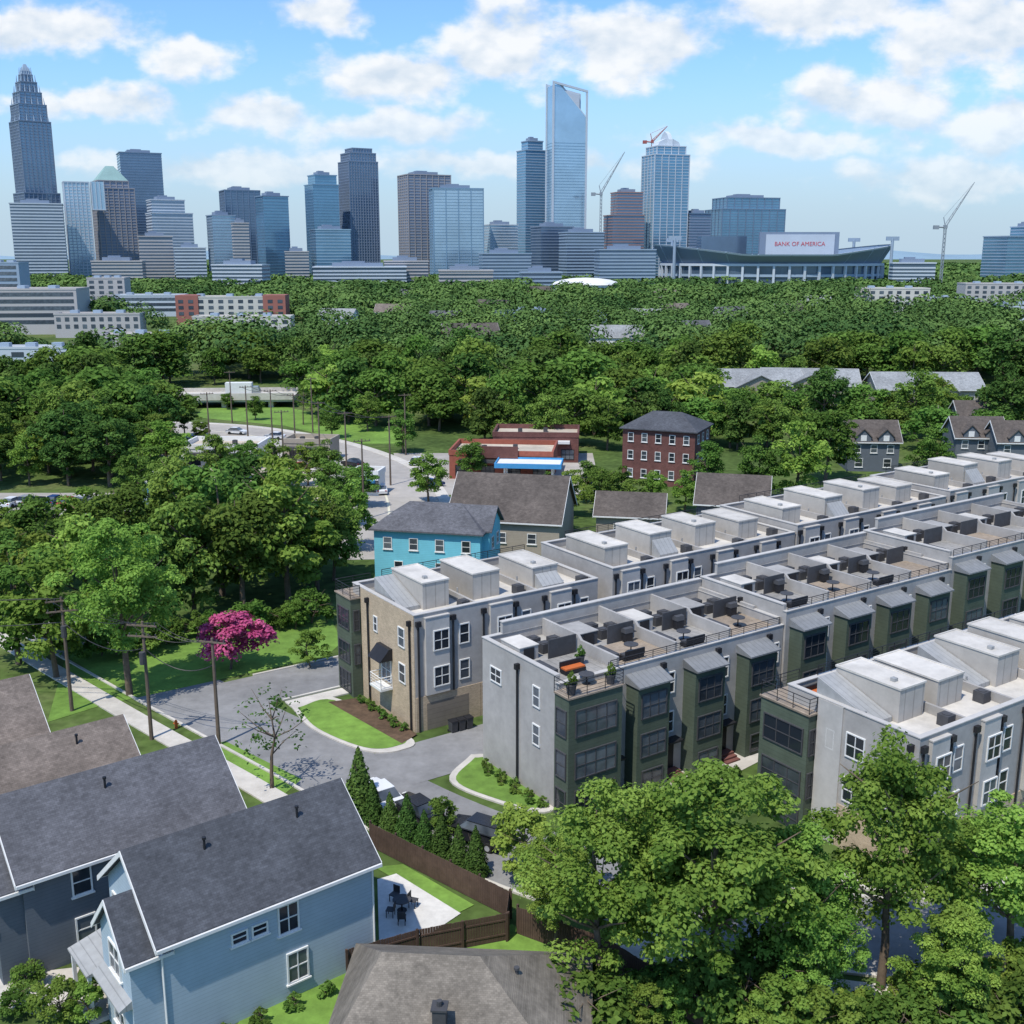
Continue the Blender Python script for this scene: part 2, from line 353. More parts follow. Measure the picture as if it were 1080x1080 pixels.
POLY+= [[tuple(at(*q)[:2]) for q in Q] for Q in ([(235,449),(225,440),(300,433),(400,455),(420,474),(370,472),(290,452)],
  [(425,530),(410,476),(630,476),(640,525)],[(175,520),(178,472),(320,478),(375,508),(385,545),(250,525)],[(-20,565),(-20,518),(132,518),(142,562)],
  [(640,545),(650,500),(765,500),(775,545)],[(870,520),(870,482),(1100,480),(1100,510)],[(740,433),(740,415),(1060,415),(1060,433)])]
# ---------------------------------------------------------------- windows etc
_wc={}
def wmesh(w,h,nx,ny,fm,pm,sill):
    k=(round(w,2),round(h,2),nx,ny,fm,pm,sill)
    if k in _wc: return _wc[k]
    b=MB(); t=.09; d0,d1=-.09,.02; x0,x1=-w/2,w/2
    b.box(x0,x0+t,d0,d1,0,h); b.box(x1-t,x1,d0,d1,0,h); b.box(x0+t,x1-t,d0,d1,0,t); b.box(x0+t,x1-t,d0,d1,h-t,h)
    for i in range(1,nx):
        x=x0+w*i/nx; b.box(x-.03,x+.03,d0+.02,d1,t,h-t)
    for j in range(1,ny):
        z=h*j/ny
        for i in range(nx):
            xa=x0+w*i/nx+(.03 if i else t); xb=x0+w*(i+1)/nx-(.03 if i<nx-1 else t); b.box(xa,xb,d0+.02,d1,z-.03,z+.03)
    if sill: b.box(x0-.08,x1+.08,-.15,.02,-.09,-.003)
    p=MB(); p.box(x0+t*.5,x1-t*.5,-.035,-.005,t*.5,h-t*.5)
    _wc[k]=(b.mesh('window',M[fm]),p.mesh('pane',M[pm])); return _wc[k]
def win(par,face,u,z,w,h,LL=0,WW=0,nx=1,ny=2,fm='white',off=0,sill=False,pm='glass'):
    fr,pn=wmesh(w,h,nx,ny,fm,pm,sill)
    loc,rz={'S':((u,-off,z),0),'W':((-off,u,z),-math.pi/2),'E':((LL+off,u,z),math.pi/2),'N':((u,WW+off,z),math.pi)}[face]
    o=put('window',fr,par,loc,rz); put('pane',pn,o); return o
def railing(par,pts,z,h=1.0,m='black'):
    b=MB()
    for a,c in zip(pts[:-1],pts[1:]):
        a=Vector((*a,z)); c=Vector((*c,z)); n=max(1,int((c-a).length/1.3))
        for zz in (h,h*.75,h*.5,h*.25): b.cyl(a+Vector((0,0,zz)),c+Vector((0,0,zz)),.035 if zz==h else .018,n=4)
        for i in range(n+1): p=a.lerp(c,i/n); b.cyl(p,p+Vector((0,0,h)),.035,n=4)
    return b.build('railing',M[m],par)
def spout(par,x,y,z0,z1):
    b=MB(); b.cyl((x,y,z0),(x,y,z1-.4),.085,n=6); b.box(x-.22,x+.22,y-.16,y+.1,z1-.42,z1); b.build('downspout',M['black'],par)
def condenser(par,x,y,z):
    b=MB(); b.box(x-.4,x+.4,y-.4,y+.4,z,z+.75); b.cyl((x,y,z+.75),(x,y,z+.8),.3,n=12); b.build('air_conditioner',M['dark'],par)
# ---------------------------------------------------------------- townhouse blocks
def shell(t,LL,W,H,wallm,fronth=None):
    b=MB(); b.box(0,LL,0,W,-1,H-.8); b.build('wall',M[wallm],t)
    b=MB(); b.box(.3,LL-.3,.3,W-.3,H-.8,H-.74); b.build('roof',M['membrane'] if fronth is None else M['greymembrane'],t)
    fh=H if fronth is None else fronth
    b=MB(); b.box(0,LL,0,.3,H-.8,fh); b.box(0,LL,W-.3,W,H-.8,H); b.box(0,.3,.3,W-.3,H-.8,H); b.box(LL-.3,LL,.3,W-.3,H-.8,H); b.build('parapet',M[wallm],t)
    b=MB(); b.box(-.05,LL+.05,-.05,.35,fh,fh+.07); b.box(-.05,LL+.05,W-.35,W+.05,H,H+.07); b.box(-.05,.35,.35,W-.35,H,H+.07); b.box(LL-.35,LL+.05,.35,W-.35,H,H+.07)
    b.build('coping',M['lgrey'],t)
def penthouse(t,x0,x1,y0,y1,z0,z1,wedge=False,vent=True,step=False):
    b=MB(); b.box(x0,x1,y0,y1,z0,z1); p=b.build('penthouse',M['pent'],t)
    b=MB(); b.box(x0-.06,x1+.06,y0-.06,y1+.06,z1,z1+.07); b.ring(x0-.06,x1+.06,y0-.06,y1+.06,z1+.07,z1+.13,.12); b.build('penthouse_roof',M['membrane'],p)
    b=MB(); b.box(x0+.7,x0+1.6,y1,y1+.05,z0,z0+1.9); b.build('terrace_door',M['black'],p)
    if vent:
        b=MB(); b.box(x0+.7,x0+1.05,y0+1.0,y0+1.35,z1+.07,z1+.3); b.build('roof_vent',M['metal'],p)
    if wedge:
        b=MB(); b.prismx([(y0+.4,z0),(y0+5.0,z0),(y0+5.0,z1-.3),(y0+.4,z0+.35)],x0-1.9,x0-.07); b.build('stair_roof',M['metal'],t)
    if step:
        b=MB(); b.prismx([(y0-1.3,z0),(y0-.07,z0),(y0-.07,z1-.5),(y0-1.3,z0+.45)],x0+.2,x1-.2); b.build('stair_roof',M['metal'],t)
rp=random.Random(11)
def alley_block(label,P,nu,wu,W,H,name='townhouse_block',wedges=(),frontbay=True,ph=1.5):
    LL=nu*wu; t=thing(name,label,'townhouses',(P[0],P[1],0),R(34),None)
    shell(t,LL,W,H,'grey')
    b=MB()
    for i in range(nu):
        x0=i*wu
        b2=MB(); b2.box(x0+.9,x0+wu*.5,-.28,0,3.1,H-.35); b2.box(x0+.86,x0+wu*.5+.04,-.33,.0,H-.35,H-.26); b2.build('facade_panel',M['lgrey'],t)
        for z,h in ((H-3.2,1.75),(H-6.3,1.75)):
            win(t,'S',x0+.7+wu*.26,z,1.5,h,off=.28,nx=2); win(t,'S',x0+wu*.75,z,1.0,h,nx=1)
        g=MB(); g.box(x0+1.0,x0+wu-1.2,-.08,0,0,2.35); g.build('garage_door',M['garage'],t)
        b.box(x0+.02,x0+1.0,-.06,0,-.5,3.0); b.box(x0+wu-1.2,x0+wu-.02,-.06,0,-.5,3.0); b.box(x0+1.0,x0+wu-1.2,-.06,0,2.35,3.0)
        spout(t,x0+.3,-.12,0,H-.5); spout(t,x0+wu*.5+.45,-.12,3,H-.5)
        wd=i in wedges; zt=H+ph-.4*((i*2+nu)%3==1)+rp.uniform(-.1,.1); y0=2.6+rp.uniform(-.3,.8); dx=rp.uniform(-.15,.3)
        penthouse(t,x0+1.0+dx+(1.2 if wd else 0),x0+3.7+dx+(1.0 if wd else 0),y0,8.3,H-.74,zt,wd,i%2==0,(i+nu)%3==2 and not wd)
        condenser(t,x0+wu-.75,1.4+(i%2),H-.74)
        q=MB(); q.cyl((x0+.5,4.4,H-.74),(x0+.5,4.4,H+.1),.08,n=6); q.build('vent_pipe',M['metal'],t)
        if i: q=MB(); q.box(x0-.1,x0+.1,.35,W-.35,H-.74,H-.1); q.build('dividing_wall',M['grey'],t)
        if frontbay:
            d=MB(); d.box(x0+.5,x0+wu-.5,8.7,W-.3,H-.74,H-.66); d.build('terrace_deck',M['pavers'],t)
            q=MB(); q.box(x0+3.2 if i==0 else x0+.6,x0+wu-.6 if i==0 else x0+4.0,W,W+1.2,0,H-1.05); q.build('bay',M['green'],t)
    b.build('base_course',M['tan'],t)
    railing(t,[(2.8,W-.1),(LL-.4,W-.1)],H+.07,.7)
    return t
def end_front(t,W,H,cl):
    b=MB()
    if cl:
        c=MB(); c.box(-.07,0,0.02,W-1.6,-.5,H-.02); c.build('end_cladding',M['tan'],t)
        x,xr,y0,y1,ht=-1.0,2.4,W-1.5,W+1.4,H-1.0
    else: x,xr,y0,y1,ht=-.8,2.9,W-2.6,W+1.6,H-1.2
    b.box(x,xr,y0,y1,0,ht); b.build('corner_bay',M['green'],t)
    for z in (ht-2.9,ht-6.0,ht-8.7): win(t,'W',(y0+y1)/2,z,(y1-y0)-.7,1.9,off=-x,nx=3,fm='dark')
    for z in (ht-2.9,ht-6.0): win(t,'S',x/2,z,.6,1.9,off=-y0,nx=1,fm='dark')
    d=MB(); d.box(x-.1,xr+.1,y0-.1,y1+.1,ht,ht+.12); d.build('bay_deck',M['deck'],t)
    railing(t,[(xr,y1),(x,y1),(x,y0),(-.08,y0)],ht+.12,1.05)
    o=.07 if cl else 0
    for u,z,w_,h_ in ((2.0,H-3.2,1.1,1.7),(2.0,H-6.3,1.1,1.7),(6.6,H-3.2,.7,1.4)): win(t,'W',u,z,w_,h_,off=o)
    if not cl:
        for z in (H-3.2,H-6.3): win(t,'W',4.6,z,1.5,1.7,off=o,nx=2)
        b=MB(); b.box(-.09,0,5.7,7.7,-.5,H-.02); b.build('end_cladding',M['lgrey'],t); b=MB(); b.box(-.05,0,.02,5.7,-.5,3.0); b.build('end_base',M['tan'],t)
    else:
        b=MB(); b.prismy([(-1.3,H-4.9),(-.07,H-4.9),(-.07,H-3.9),(-.4,H-3.9)],3.7,5.9); b.build('awning',M['black'],t)
        win(t,'W',4.8,H-7.0,1.7,2.0,off=o,nx=2)
        b=MB(); b.box(-1.2,-.07,3.8,5.8,H-7.5,H-7.3); b.build('balcony',M['white'],t); railing(t,[(-.1,3.85),(-1.15,3.85),(-1.15,5.75),(-.1,5.75)],H-7.3,1.0,'white')
    spout(t,-.2,7.9,0,H-.5) if cl else None; spout(t,-.2,.5,0,H-.5)
tA1=alley_block('grey three storey townhouse block with a tan end wall beside the street corner',(-7.8,83.1),3,6.2,11,10,wedges=(0,)); end_front(tA1,11,10,True)
alley_block('grey townhouse block of four units directly behind the tan ended block',(9.0,94.2),4,5.9,11,10.7)
alley_block('grey townhouse block third along the back row from the street',(28.8,107.4),4,6.1,11,11.4)
alley_block('grey townhouse block at the far right end of the back row',(49.4,121.0),4,6.1,11,12.0)
C0=(24.5,61.0); HC=9.7
tC=alley_block('grey townhouse block with pale stair boxes at the lower right behind trees',C0,5,5.3,10.4,HC,wedges=(0,2)); end_front(tC,10.4,HC,False)
def front_block(label,P,nu,wu,W,H,first=False):
    LL=nu*wu; t=thing('townhouse_block',label,'townhouses',(P[0],P[1],0),R(34),None)
    fh=H-.5; shell(t,LL,W,H,'grey',fh)
    for i in range(nu):
        x0=i*wu; c=first and i==0
        if c:
            b=MB(); b.box(-.35,4.3,-1.6,0,0,H-1.0); b.build('corner_bay',M['green'],t)
            d=MB(); d.box(-.45,4.4,-1.7,0,H-1.0,H-.88); d.build('bay_deck',M['deck'],t)
            railing(t,[(-.4,0),(-.4,-1.62),(4.3,-1.62),(4.3,0)],H-.88,1.05)
            for z in (H-3.9,H-7.0,H-9.8):
                win(t,'S',2.0,z,3.6,2.0,off=1.6,nx=4,fm='dark'); win(t,'W',-.8,z,1.2,2.0,off=.35,nx=1,fm='dark')
        else:
            b=MB(); b.box(x0+.5,x0+3.5,-1.3,0,0,H-1.75); b.build('bay',M['green'],t)
            for z in (H-4.2,H-7.2): win(t,'S',x0+2.0,z,2.4,1.9,off=1.3,nx=3,fm='dark')
            win(t,'S',x0+2.0,H-9.7,2.0,1.5,off=1.3,nx=2,fm='dark')
            a=MB(); a.prismx([(-1.6,H-1.75),(-1.6,H-1.63),(0,H-1.1),(0,H-1.75)],x0+.38,x0+3.62); a.build('awning',M['awning'],t)
        for z in (H-3.5,H-6.6): win(t,'S',x0+4.7,z,.8,1.7)
        dd=MB(); dd.box(x0+4.2,x0+5.2,-.06,0,.5,2.6); dd.build('front_door',M['black'],t)
        s=MB(); s.box(x0+4.0,x0+5.4,-.75,0,0,.48); s.box(x0+4.0,x0+5.4,-1.1,-.75,0,.32); s.box(x0+4.0,x0+5.4,-1.45,-1.1,0,.16); s.build('steps',M['brick'],t)
        cn=MB(); cn.box(x0+4.0,x0+5.4,-.9,0,2.85,3.0); cn.build('door_canopy',M['black'],t)
        spout(t,x0+3.85,-.12,0,H-.9)
        d=MB(); d.box(x0+.35,x0+wu-.25,.35,4.6,H-.74,H-.66); d.build('terrace_deck',M['deck'] if i%2 else M['pavers'],t)
        w=MB()
        if i<nu-1: w.prismx([(.3,H-.74),(W-.35,H-.74),(W-.35,H+.6),(4.9,H+.6),(4.5,H+.25),(.3,H+.25)],x0+wu-.22,x0+wu)
        else: w.box(x0+wu-.29,x0+wu-.02,3,W-.35,H+.08,H+.3)
        w.build('dividing_wall',M['grey'],t)
        p=MB(); p.box(x0+.45,x0+2.1,5.4,7.8,H-.74,H+.3); p=p.build('penthouse',M['dark'] if i%2 else M['grey'],t)
        q=MB(); q.box(x0+.4,x0+2.15,5.35,7.85,H+.3,H+.36); q.build('penthouse_roof',M['greymembrane'] if i%2 else M['membrane'],p)
        q=MB(); q.box(x0+.8,x0+1.7,5.33,5.4,H-.74,H+.2); q.build('terrace_door',M['black'],p)
        condenser(t,x0+3.2,6.2,H-.74); condenser(t,x0+3.2,7.6,H-.74); condenser(t,x0+4.5,6.8,H-.74)
        q=MB(); q.box(x0+2.6,x0+wu-.4,4.8,4.9,H-.74,H+.7); q.build('privacy_screen',M['dark'],t)
        q=MB(); q.box(x0+.5,x0+.95,1.4,3.6,H-.66,H-.05); q.build('planter_box',M['dark'],t)
    b=MB(); b.box(1.6,LL-.02,W-.34,W-.02,H+.08,H+.95); b.build('rear_parapet',M['grey'],t)
    b=MB(); b.box(1.55,LL-.01,W-.4,W+.04,H+.95,H+1.03); b.build('rear_coping',M['lgrey'],t)
    railing(t,[(4.6 if first else .3,.15),(LL-.3,.15)],fh+.07,.6)
    win(t,'W',W-1.9,H-3.0,1.5,1.2,nx=2); win(t,'W',2.6,H-6.0,.9,1.6); win(t,'W',2.6,H-3.1,.9,1.6)
    spout(t,-.15,W*.5,0,H-.5)
    return t
Bo=Vector((3.2,70.1,0))
front_block('grey townhouse block with dark green bays and a corner roof deck by the street',Bo,4,5.5,9.7,10,True)
front_block('grey green bayed townhouse block in the middle of the second row',(21.6,82.3),4,5.3,9.7,11.1)
front_block('green bayed townhouse block at the right edge of the second row',(39.2,94.2),4,5.6,9.7,12.2)
# ---------------------------------------------------------------- roof deck furniture
def local(P,x,y,z): q=Vector((P[0],P[1],0))+U*x+V*y; return (q.x,q.y,z)
def sofa(label,P,x,y,z,rz,cm='orange'):
    t=thing('outdoor_sofa',label,'sofa',local(P,x,y,z),R(34)+rz,'roof deck sofas')
    b=MB(); b.box(-.9,.9,-.35,.35,.08,.34); [b.box(a-.04,a+.04,c-.04,c+.04,0,.08) for a in (-.8,.8) for c in (-.28,.28)]; b.build('frame',M['black'],t)
    b=MB(); b.box(-.85,.85,-.33,.3,.345,.46); b.build('seat_cushion',M[cm],t)
    b=MB(); b.box(-.9,.9,.3,.42,.345,.8); b.build('backrest',M['black'],t)
def pot(label,P,x,y,z,s=1):
    t=thing('potted_plant',label,'plant',local(P,x,y,z),0,'roof deck pot plants'); t.scale=(s,s,s)
    b=MB(); b.cyl((0,0,0),(0,0,.5),.2,.28,10); b.build('pot',M['dark'],t); o=put('foliage',PROTO['shrub'][1],t,(0,0,.35)); o.scale=(.6,.6,.9)
def grill(label,P,x,y,z):
    t=thing('barbecue_grill',label,'barbecue',local(P,x,y,z),R(34),'roof deck barbecues')
    b=MB(); b.box(-.35,.35,-.25,.25,.1,.75); b.build('cabinet',M['black'],t)
    b=MB(); b.prismx([(-.28,.76),(.28,.76),(.28,1.0),(.1,1.15),(-.2,1.1)],-.4,.4); b.build('lid',M['dark'],t)
    b=MB(); b.box(.4,.75,-.2,.2,.72,.76); b.build('side_shelf',M['black'],t)
def table(label,loc,group='roof deck tables'):
    t=thing('patio_table',label,'table',loc,R(20),group)
    b=MB(); b.cyl((0,0,.7),(0,0,.75),.55,n=16); b.build('tabletop',M['dark'],t); b=MB(); b.cyl((0,0,.03),(0,0,.7),.05,n=8); b.build('stem',M['black'],t); b=MB(); b.cyl((0,0,0),(0,0,.03),.3,n=12); b.build('base',M['black'],t)
sofa('sofa with orange seat on the corner roof deck nearest the street',Bo,2.4,1.6,9.34,0); sofa('grey seated sofa on second roof deck from the street',Bo,7.6,1.4,9.34,math.pi,'dark')
pot('potted plant at the corner of the roof deck over the street',Bo,.2,-1.1,9.12,1.4); pot('potted plant at the inner edge of the corner roof deck',Bo,3.6,-1.1,9.12,1.3); pot('potted plant on the terrace behind the corner deck sofa',Bo,3.8,2.6,9.34,1.2)
table('round dark table on the corner roof deck by the street',local(Bo,2.2,-.2,9.12))
B2=(21.6,82.3)
for i,(P,x,z,nm) in enumerate(((Bo,9.6,9.34,'second terrace of the front corner block'),(Bo,14.8,9.34,'third terrace of the front corner block'),(Bo,20.6,9.34,'last terrace of the front corner block'),(B2,3.8,10.44,'first terrace of the middle block'),(B2,9.4,10.44,'second terrace of the middle block'),(B2,14.6,10.44,'third terrace of the middle block'))):
    grill('black lidded barbecue on the '+nm,P,x,4.3,z); table('round dark table on the '+nm,local(P,x-1.4,2.2,z))
    if i%2: sofa('dark sofa on the '+nm,P,x-1.6,1.0,z,math.pi,'dark')
sofa('orange seated sofa on the terrace of the lower right block',C0,1.6,9.4,HC-1.0,0); pot('potted plant on the terrace of the lower right block',C0,4.4,9.4,HC-.66)
for i,(px,py) in enumerate(((478,772),(486,770),(494,768))):
    p=at(px,py); t=thing('wheelie_bin',['leftmost dark wheeled bin beside the alley mouth','middle dark wheeled bin beside the alley mouth','rightmost dark wheeled bin beside the alley mouth'][i],'bin',p,R(34),'bins beside the alley')
    b=MB(); b.add([(-.25,-.28,.1),(.25,-.28,.1),(.25,.28,.1),(-.25,.28,.1),(-.3,-.35,1),(.3,-.35,1),(.3,.35,1),(-.3,.35,1)],[(0,1,2,3),(4,5,6,7),(0,1,5,4),(1,2,6,5),(2,3,7,6),(3,0,4,7)]); b.build('body',M['dark'],t)
    b=MB(); b.prismx([(-.38,1.003),(.38,1.003),(.3,1.08),(-.36,1.05)],-.32,.32); b.build('lid',M['black'],t)
    for s in (-1,1): w=MB(); w.cyl((s*.27,.3,.1),(s*.32,.3,.1),.1,n=10); w.build('wheel',M['rubber'],t)
# ---------------------------------------------------------------- gabled houses
def gwall(x0,x1,y0,y1,e,r,z0=-.5): return MB().prismx([(y0,z0),(y1,z0),(y1,e),((y0+y1)/2,r),(y0,e)],x0,x1)
def groof(x0,x1,y0,y1,e,r,ov=.4,th=.2):
    s=(r-e)/((y1-y0)/2); m=(y0+y1)/2; a=e-s*ov+.03
    return MB().prismx([(y0-ov,a),(m,r+.03),(y1+ov,a),(y1+ov,a+th),(m,r+.03+th),(y0-ov,a+th)],x0-ov,x1+ov)
def gtrim(x0,x1,y0,y1,e,r,ov=.4):
    s=(r-e)/((y1-y0)/2); m=(y0+y1)/2; a=e-s*ov; b=MB()
    for xa,xb in ((x0-ov-.05,x0-ov),(x1+ov,x1+ov+.05)): b.prismx([(y0-ov-.02,a-.1),(m,r-.1),(y1+ov+.02,a-.1),(y1+ov+.02,a+.2),(m,r+.2),(y0-ov-.02,a+.2)],xa,xb)
    b.box(x0-ov,x1+ov,y0-ov-.12,y0-ov-.003,a,a+.17); b.box(x0-ov,x1+ov,y1+ov+.003,y1+ov+.12,a,a+.17); return b
def house(label,P,ang,LL,W,e,r,wm,rm,wins=(),name='house',group=None,ov=.4,fm='white',chim=None,vents=0):
    t=thing(name,label,'house',(P[0],P[1],0),R(ang),group)
    gwall(0,LL,0,W,e,r).build('wall',M[wm],t); rf=groof(0,LL,0,W,e,r,ov).build('roof',M[rm],t); gtrim(0,LL,0,W,e,r,ov).build('fascia',M['white'],t)
    for w in wins:
        f,u,z,ww,hh=w[:5]; win(t,f,u,z,ww,hh,LL,W,nx=w[5] if len(w)>5 else 1,fm=fm,sill=True)
    s=(r-e)/(W/2)
    for k in range(vents):
        x=LL*(.3+.45*k/max(1,vents-1)) if vents>1 else LL*.45; y=W*.36; b=MB(); b.cyl((x,y,e+s*y),(x,y,e+s*y+.75),.07,n=8); b.cyl((x,y,e+s*y+.75),(x,y,e+s*y+.88),.11,n=8); b.build('vent_pipe',M['black'],rf)
    if chim:
        x,y,h=chim; b=MB(); b.box(x-.4,x+.4,y-.4,y+.4,e,h); b.box(x-.46,x+.46,y-.46,y+.46,h,h+.12); b.cyl((x,y,h+.12),(x,y,h+.4),.15,n=8); b.build('chimney',M['brick'],rf)
    return t
E=Vector((math.cos(R(38.5)),math.sin(R(38.5)),0)); NN=Vector((-E.y,E.x,0))
H1=Vector((-16.7,46.2,0))
h1=house('pale blue clapboard house with charcoal gable roof in the left foreground',H1,38.5,11.6,7.4,6.2,9.2,'blue','slate2',
  [('S',6.6,3.9,1.2,1.7,2),('S',7.0,.9,1.25,1.8,2),('S',3.9,4.4,.9,.7),('S',5.0,4.4,.9,.7),('W',6.2,3.9,1.1,1.7),('W',6.2,1.0,1.1,1.7),('E',3.5,3.9,1.4,1.7,2),('E',3.5,.9,1.4,1.9,2)],vents=2)
gwall(-1.5,0,.25,4.25,5.7,7.8).build('front_wing',M['blue'],h1); groof(-1.5,.2,.25,4.25,5.7,7.8,.32).build('wing_roof',M['slate2'],h1); gtrim(-1.5,.2,.25,4.25,5.7,7.8,.32).build('wing_fascia',M['white'],h1)
win(h1,'W',2.25,3.8,1.5,1.7,off=1.5,nx=2,sill=True); win(h1,'W',2.25,.9,1.5,1.8,off=1.5,nx=2,sill=True)
b=MB(); b.prismy([(-2.4,2.75),(-2.4,2.87),(0,3.5),(0,2.75)],4.3,7.3); b.build('porch_roof',M['metal'],h1)
b=MB(); b.prismy([(-2.15,3.0),(-2.15,3.1),(-1.5,3.45),(-1.5,3.0)],.3,4.2); b.build('window_hood',M['metal'],h1)
for y in (4.5,7.1): b=MB(); b.box(-2.3,-2.12,y-.09,y+.09,0,2.75); b.build('porch_post',M['white'],h1)
b=MB(); b.box(-2.4,-.002,4.3,7.3,0,.25); b.build('porch_floor',M['concrete'],h1)
b=MB(); b.box(-.06,0,5.4,6.4,.25,2.35); b.build('front_door',M['slateblue'],h1)
for x in (11.64,-.05): b=MB(); b.cyl((x,-.06,0),(x,-.06,6.0),.06,n=6); b.build('downspout',M['white'],h1)
H2=H1+NN*10.2-E*3.6
h2=house('slate blue gabled house behind the pale blue house',H2,38.5,12.2,7.4,6.0,9.0,'slateblue','slate',
  [('S',3,3.9,1.1,1.6),('S',8,3.9,1.1,1.6),('S',3,1,1.1,1.6),('W',2.0,3.9,1.2,1.7),('W',5.4,3.9,1.2,1.7),('E',3.8,3.9,1.4,1.7,2)],vents=1)
gwall(-1.4,0,.25,4.25,5.5,7.5).build('front_wing',M['slateblue'],h2); groof(-1.4,.2,.25,4.25,5.5,7.5,.32).build('wing_roof',M['slate'],h2); gtrim(-1.4,.2,.25,4.25,5.5,7.5,.32).build('wing_fascia',M['white'],h2)
win(h2,'W',2.25,3.7,1.5,1.7,off=1.4,nx=2,sill=True); win(h2,'W',2.25,.9,1.5,1.8,off=1.4,nx=2,sill=True)
b=MB(); b.prismy([(-2.2,2.9),(-2.2,3.0),(-1.4,3.4),(-1.4,2.9)],.2,4.3); b.build('window_hood',M['metal'],h2)
H3=H2+NN*10.0-E*2.2
house('brown shingle roofed house at the left edge, behind the slate blue house',H3,38.5,12.2,7.6,4.8,7.5,'greige','brownroof',[('S',4,3,1.1,1.5),('S',8,3,1.1,1.5),('E',4,3.0,1.3,1.6,2)],vents=2)
H4=H3+NN*10.2-E*3.0
house('grey brown roof farthest back of the four houses on the left edge',H4,38.5,12.0,7.8,5.0,8.0,'greige','brownroof',[('S',4,3,1.1,1.5),('E',4,3.2,1.3,1.6,2)],vents=1)
def hiphouse(label,C,ang,LL,W,e,r,wm,rm,rl,name='house',wins=(),ov=.5,chim=None,vent=None,rx=0):
    t=thing(name,label,'house',(C[0],C[1],0),R(ang)); a,c=LL/2,W/2
    b=MB(); b.box(-a,a,-c,c,-.5,e); b.build('wall',M[wm],t)
    a2,c2=a+ov,c+ov; z=e-.05
    b=MB(); b.add([(-a2,-c2,z),(a2,-c2,z),(a2,c2,z),(-a2,c2,z),(-rl/2+rx,0,r),(rl/2+rx,0,r),(-a2,-c2,z-.18),(a2,-c2,z-.18),(a2,c2,z-.18),(-a2,c2,z-.18)],
      [(0,1,5,4),(1,2,5),(2,3,4,5),(3,0,4),(0,6,7,1),(1,7,8,2),(2,8,9,3),(3,9,6,0),(6,9,8,7)]); rf=b.build('roof',M[rm],t)
    for f,u,zz,w,h in wins:
        fr,pn=wmesh(w,h,1,2,'white','glass',True)
        loc,rz={'S':((u,-c,zz),0),'W':((-a,u,zz),-math.pi/2),'E':((a,u,zz),math.pi/2)}[f]
        o=put('window',fr,t,loc,rz); put('pane',pn,o)
    if chim:
        x,y,z0,h=chim; b=MB(); b.box(x-.3,x+.3,y-.3,y+.3,z0,h); b.box(x-.36,x+.36,y-.36,y+.36,h,h+.1); b.cyl((x,y,h+.1),(x,y,h+.35),.13,n=8); b.build('chimney',M['dark'],rf)
    if vent:
        x,y,z0=vent; b=MB(); b.cyl((x,y,z0),(x,y,z0+.7),.09,n=8); b.cyl((x,y,z0+.7),(x,y,z0+.82),.14,n=8); b.build('vent_pipe',M['dark'],rf)
    return t
hiphouse('low house with weathered taupe hip roof at the bottom edge of the view',(-2.4,45.1),-4,11.4,10.0,2.8,6.2,'brick','taupe',4.6,rx=-1.4,chim=(-.6,-2.9,3.2,5.6),vent=(2.6,.4,4.6),wins=[('E',1,1,1.1,1.4)])
# ---------------------------------------------------------------- mid distance houses
th=hiphouse('turquoise house with grey hip roof and a right hand gable behind the tan ended townhouses',(-9.2,129.3),-12,13,8.4,6.4,8.9,'teal','slate',6.5,wins=[('S',u,3.9,1.1,1.5) for u in (-4.8,-1.6,1.6,4.8)]+[('S',u,1,1.1,1.5) for u in (-3.5,1.6)])
gwall(3.0,7.3,-2.9,2.9,6.5,8.6).build('gable_wing',M['teal'],th); groof(3.0,7.3,-2.9,2.9,6.5,8.6,.4).build('wing_roof',M['slate'],th)
for u in (-1.3,1.3): win(th,'E',u,3.9,1.1,1.5,7.3,sill=True)
house('wide dark brown roofed building right of the turquoise house',(-8.2,140),-12,14.6,12,4.4,9.2,'greige','dkroof',[('S',3,1.4,1.2,1.4),('S',7,1.4,1.2,1.4),('S',11,1.4,1.2,1.4)])
house('low dark roofed house behind the pale roof boxes, left of brick block',(11.5,146),-10,9,7,3.4,5.8,'greige','dkroof',[('S',3,1,1.2,1.4),('S',6,1,1.2,1.4)])
house('grey brown roofed house just below the red brick block',(25.5,148),-14,9.5,9,4.6,7.8,'slateblue','dkroof',[('S',3,2,1.2,1.4),('S',7,2,1.2,1.4)])
hiphouse('three storey red brick block with dark hip roof',(26.5,186),-24,12.5,10,9.6,12,'brick','slate2',5,name='apartment_block',wins=[('S',u,z,1.0,1.5) for u in (-4.8,-2.4,0,2.4,4.8) for z in (1.2,4.3,7.3)]+[('E',u,z,1.0,1.5) for u in (-3,0,3) for z in (1.2,4.3,7.3)])
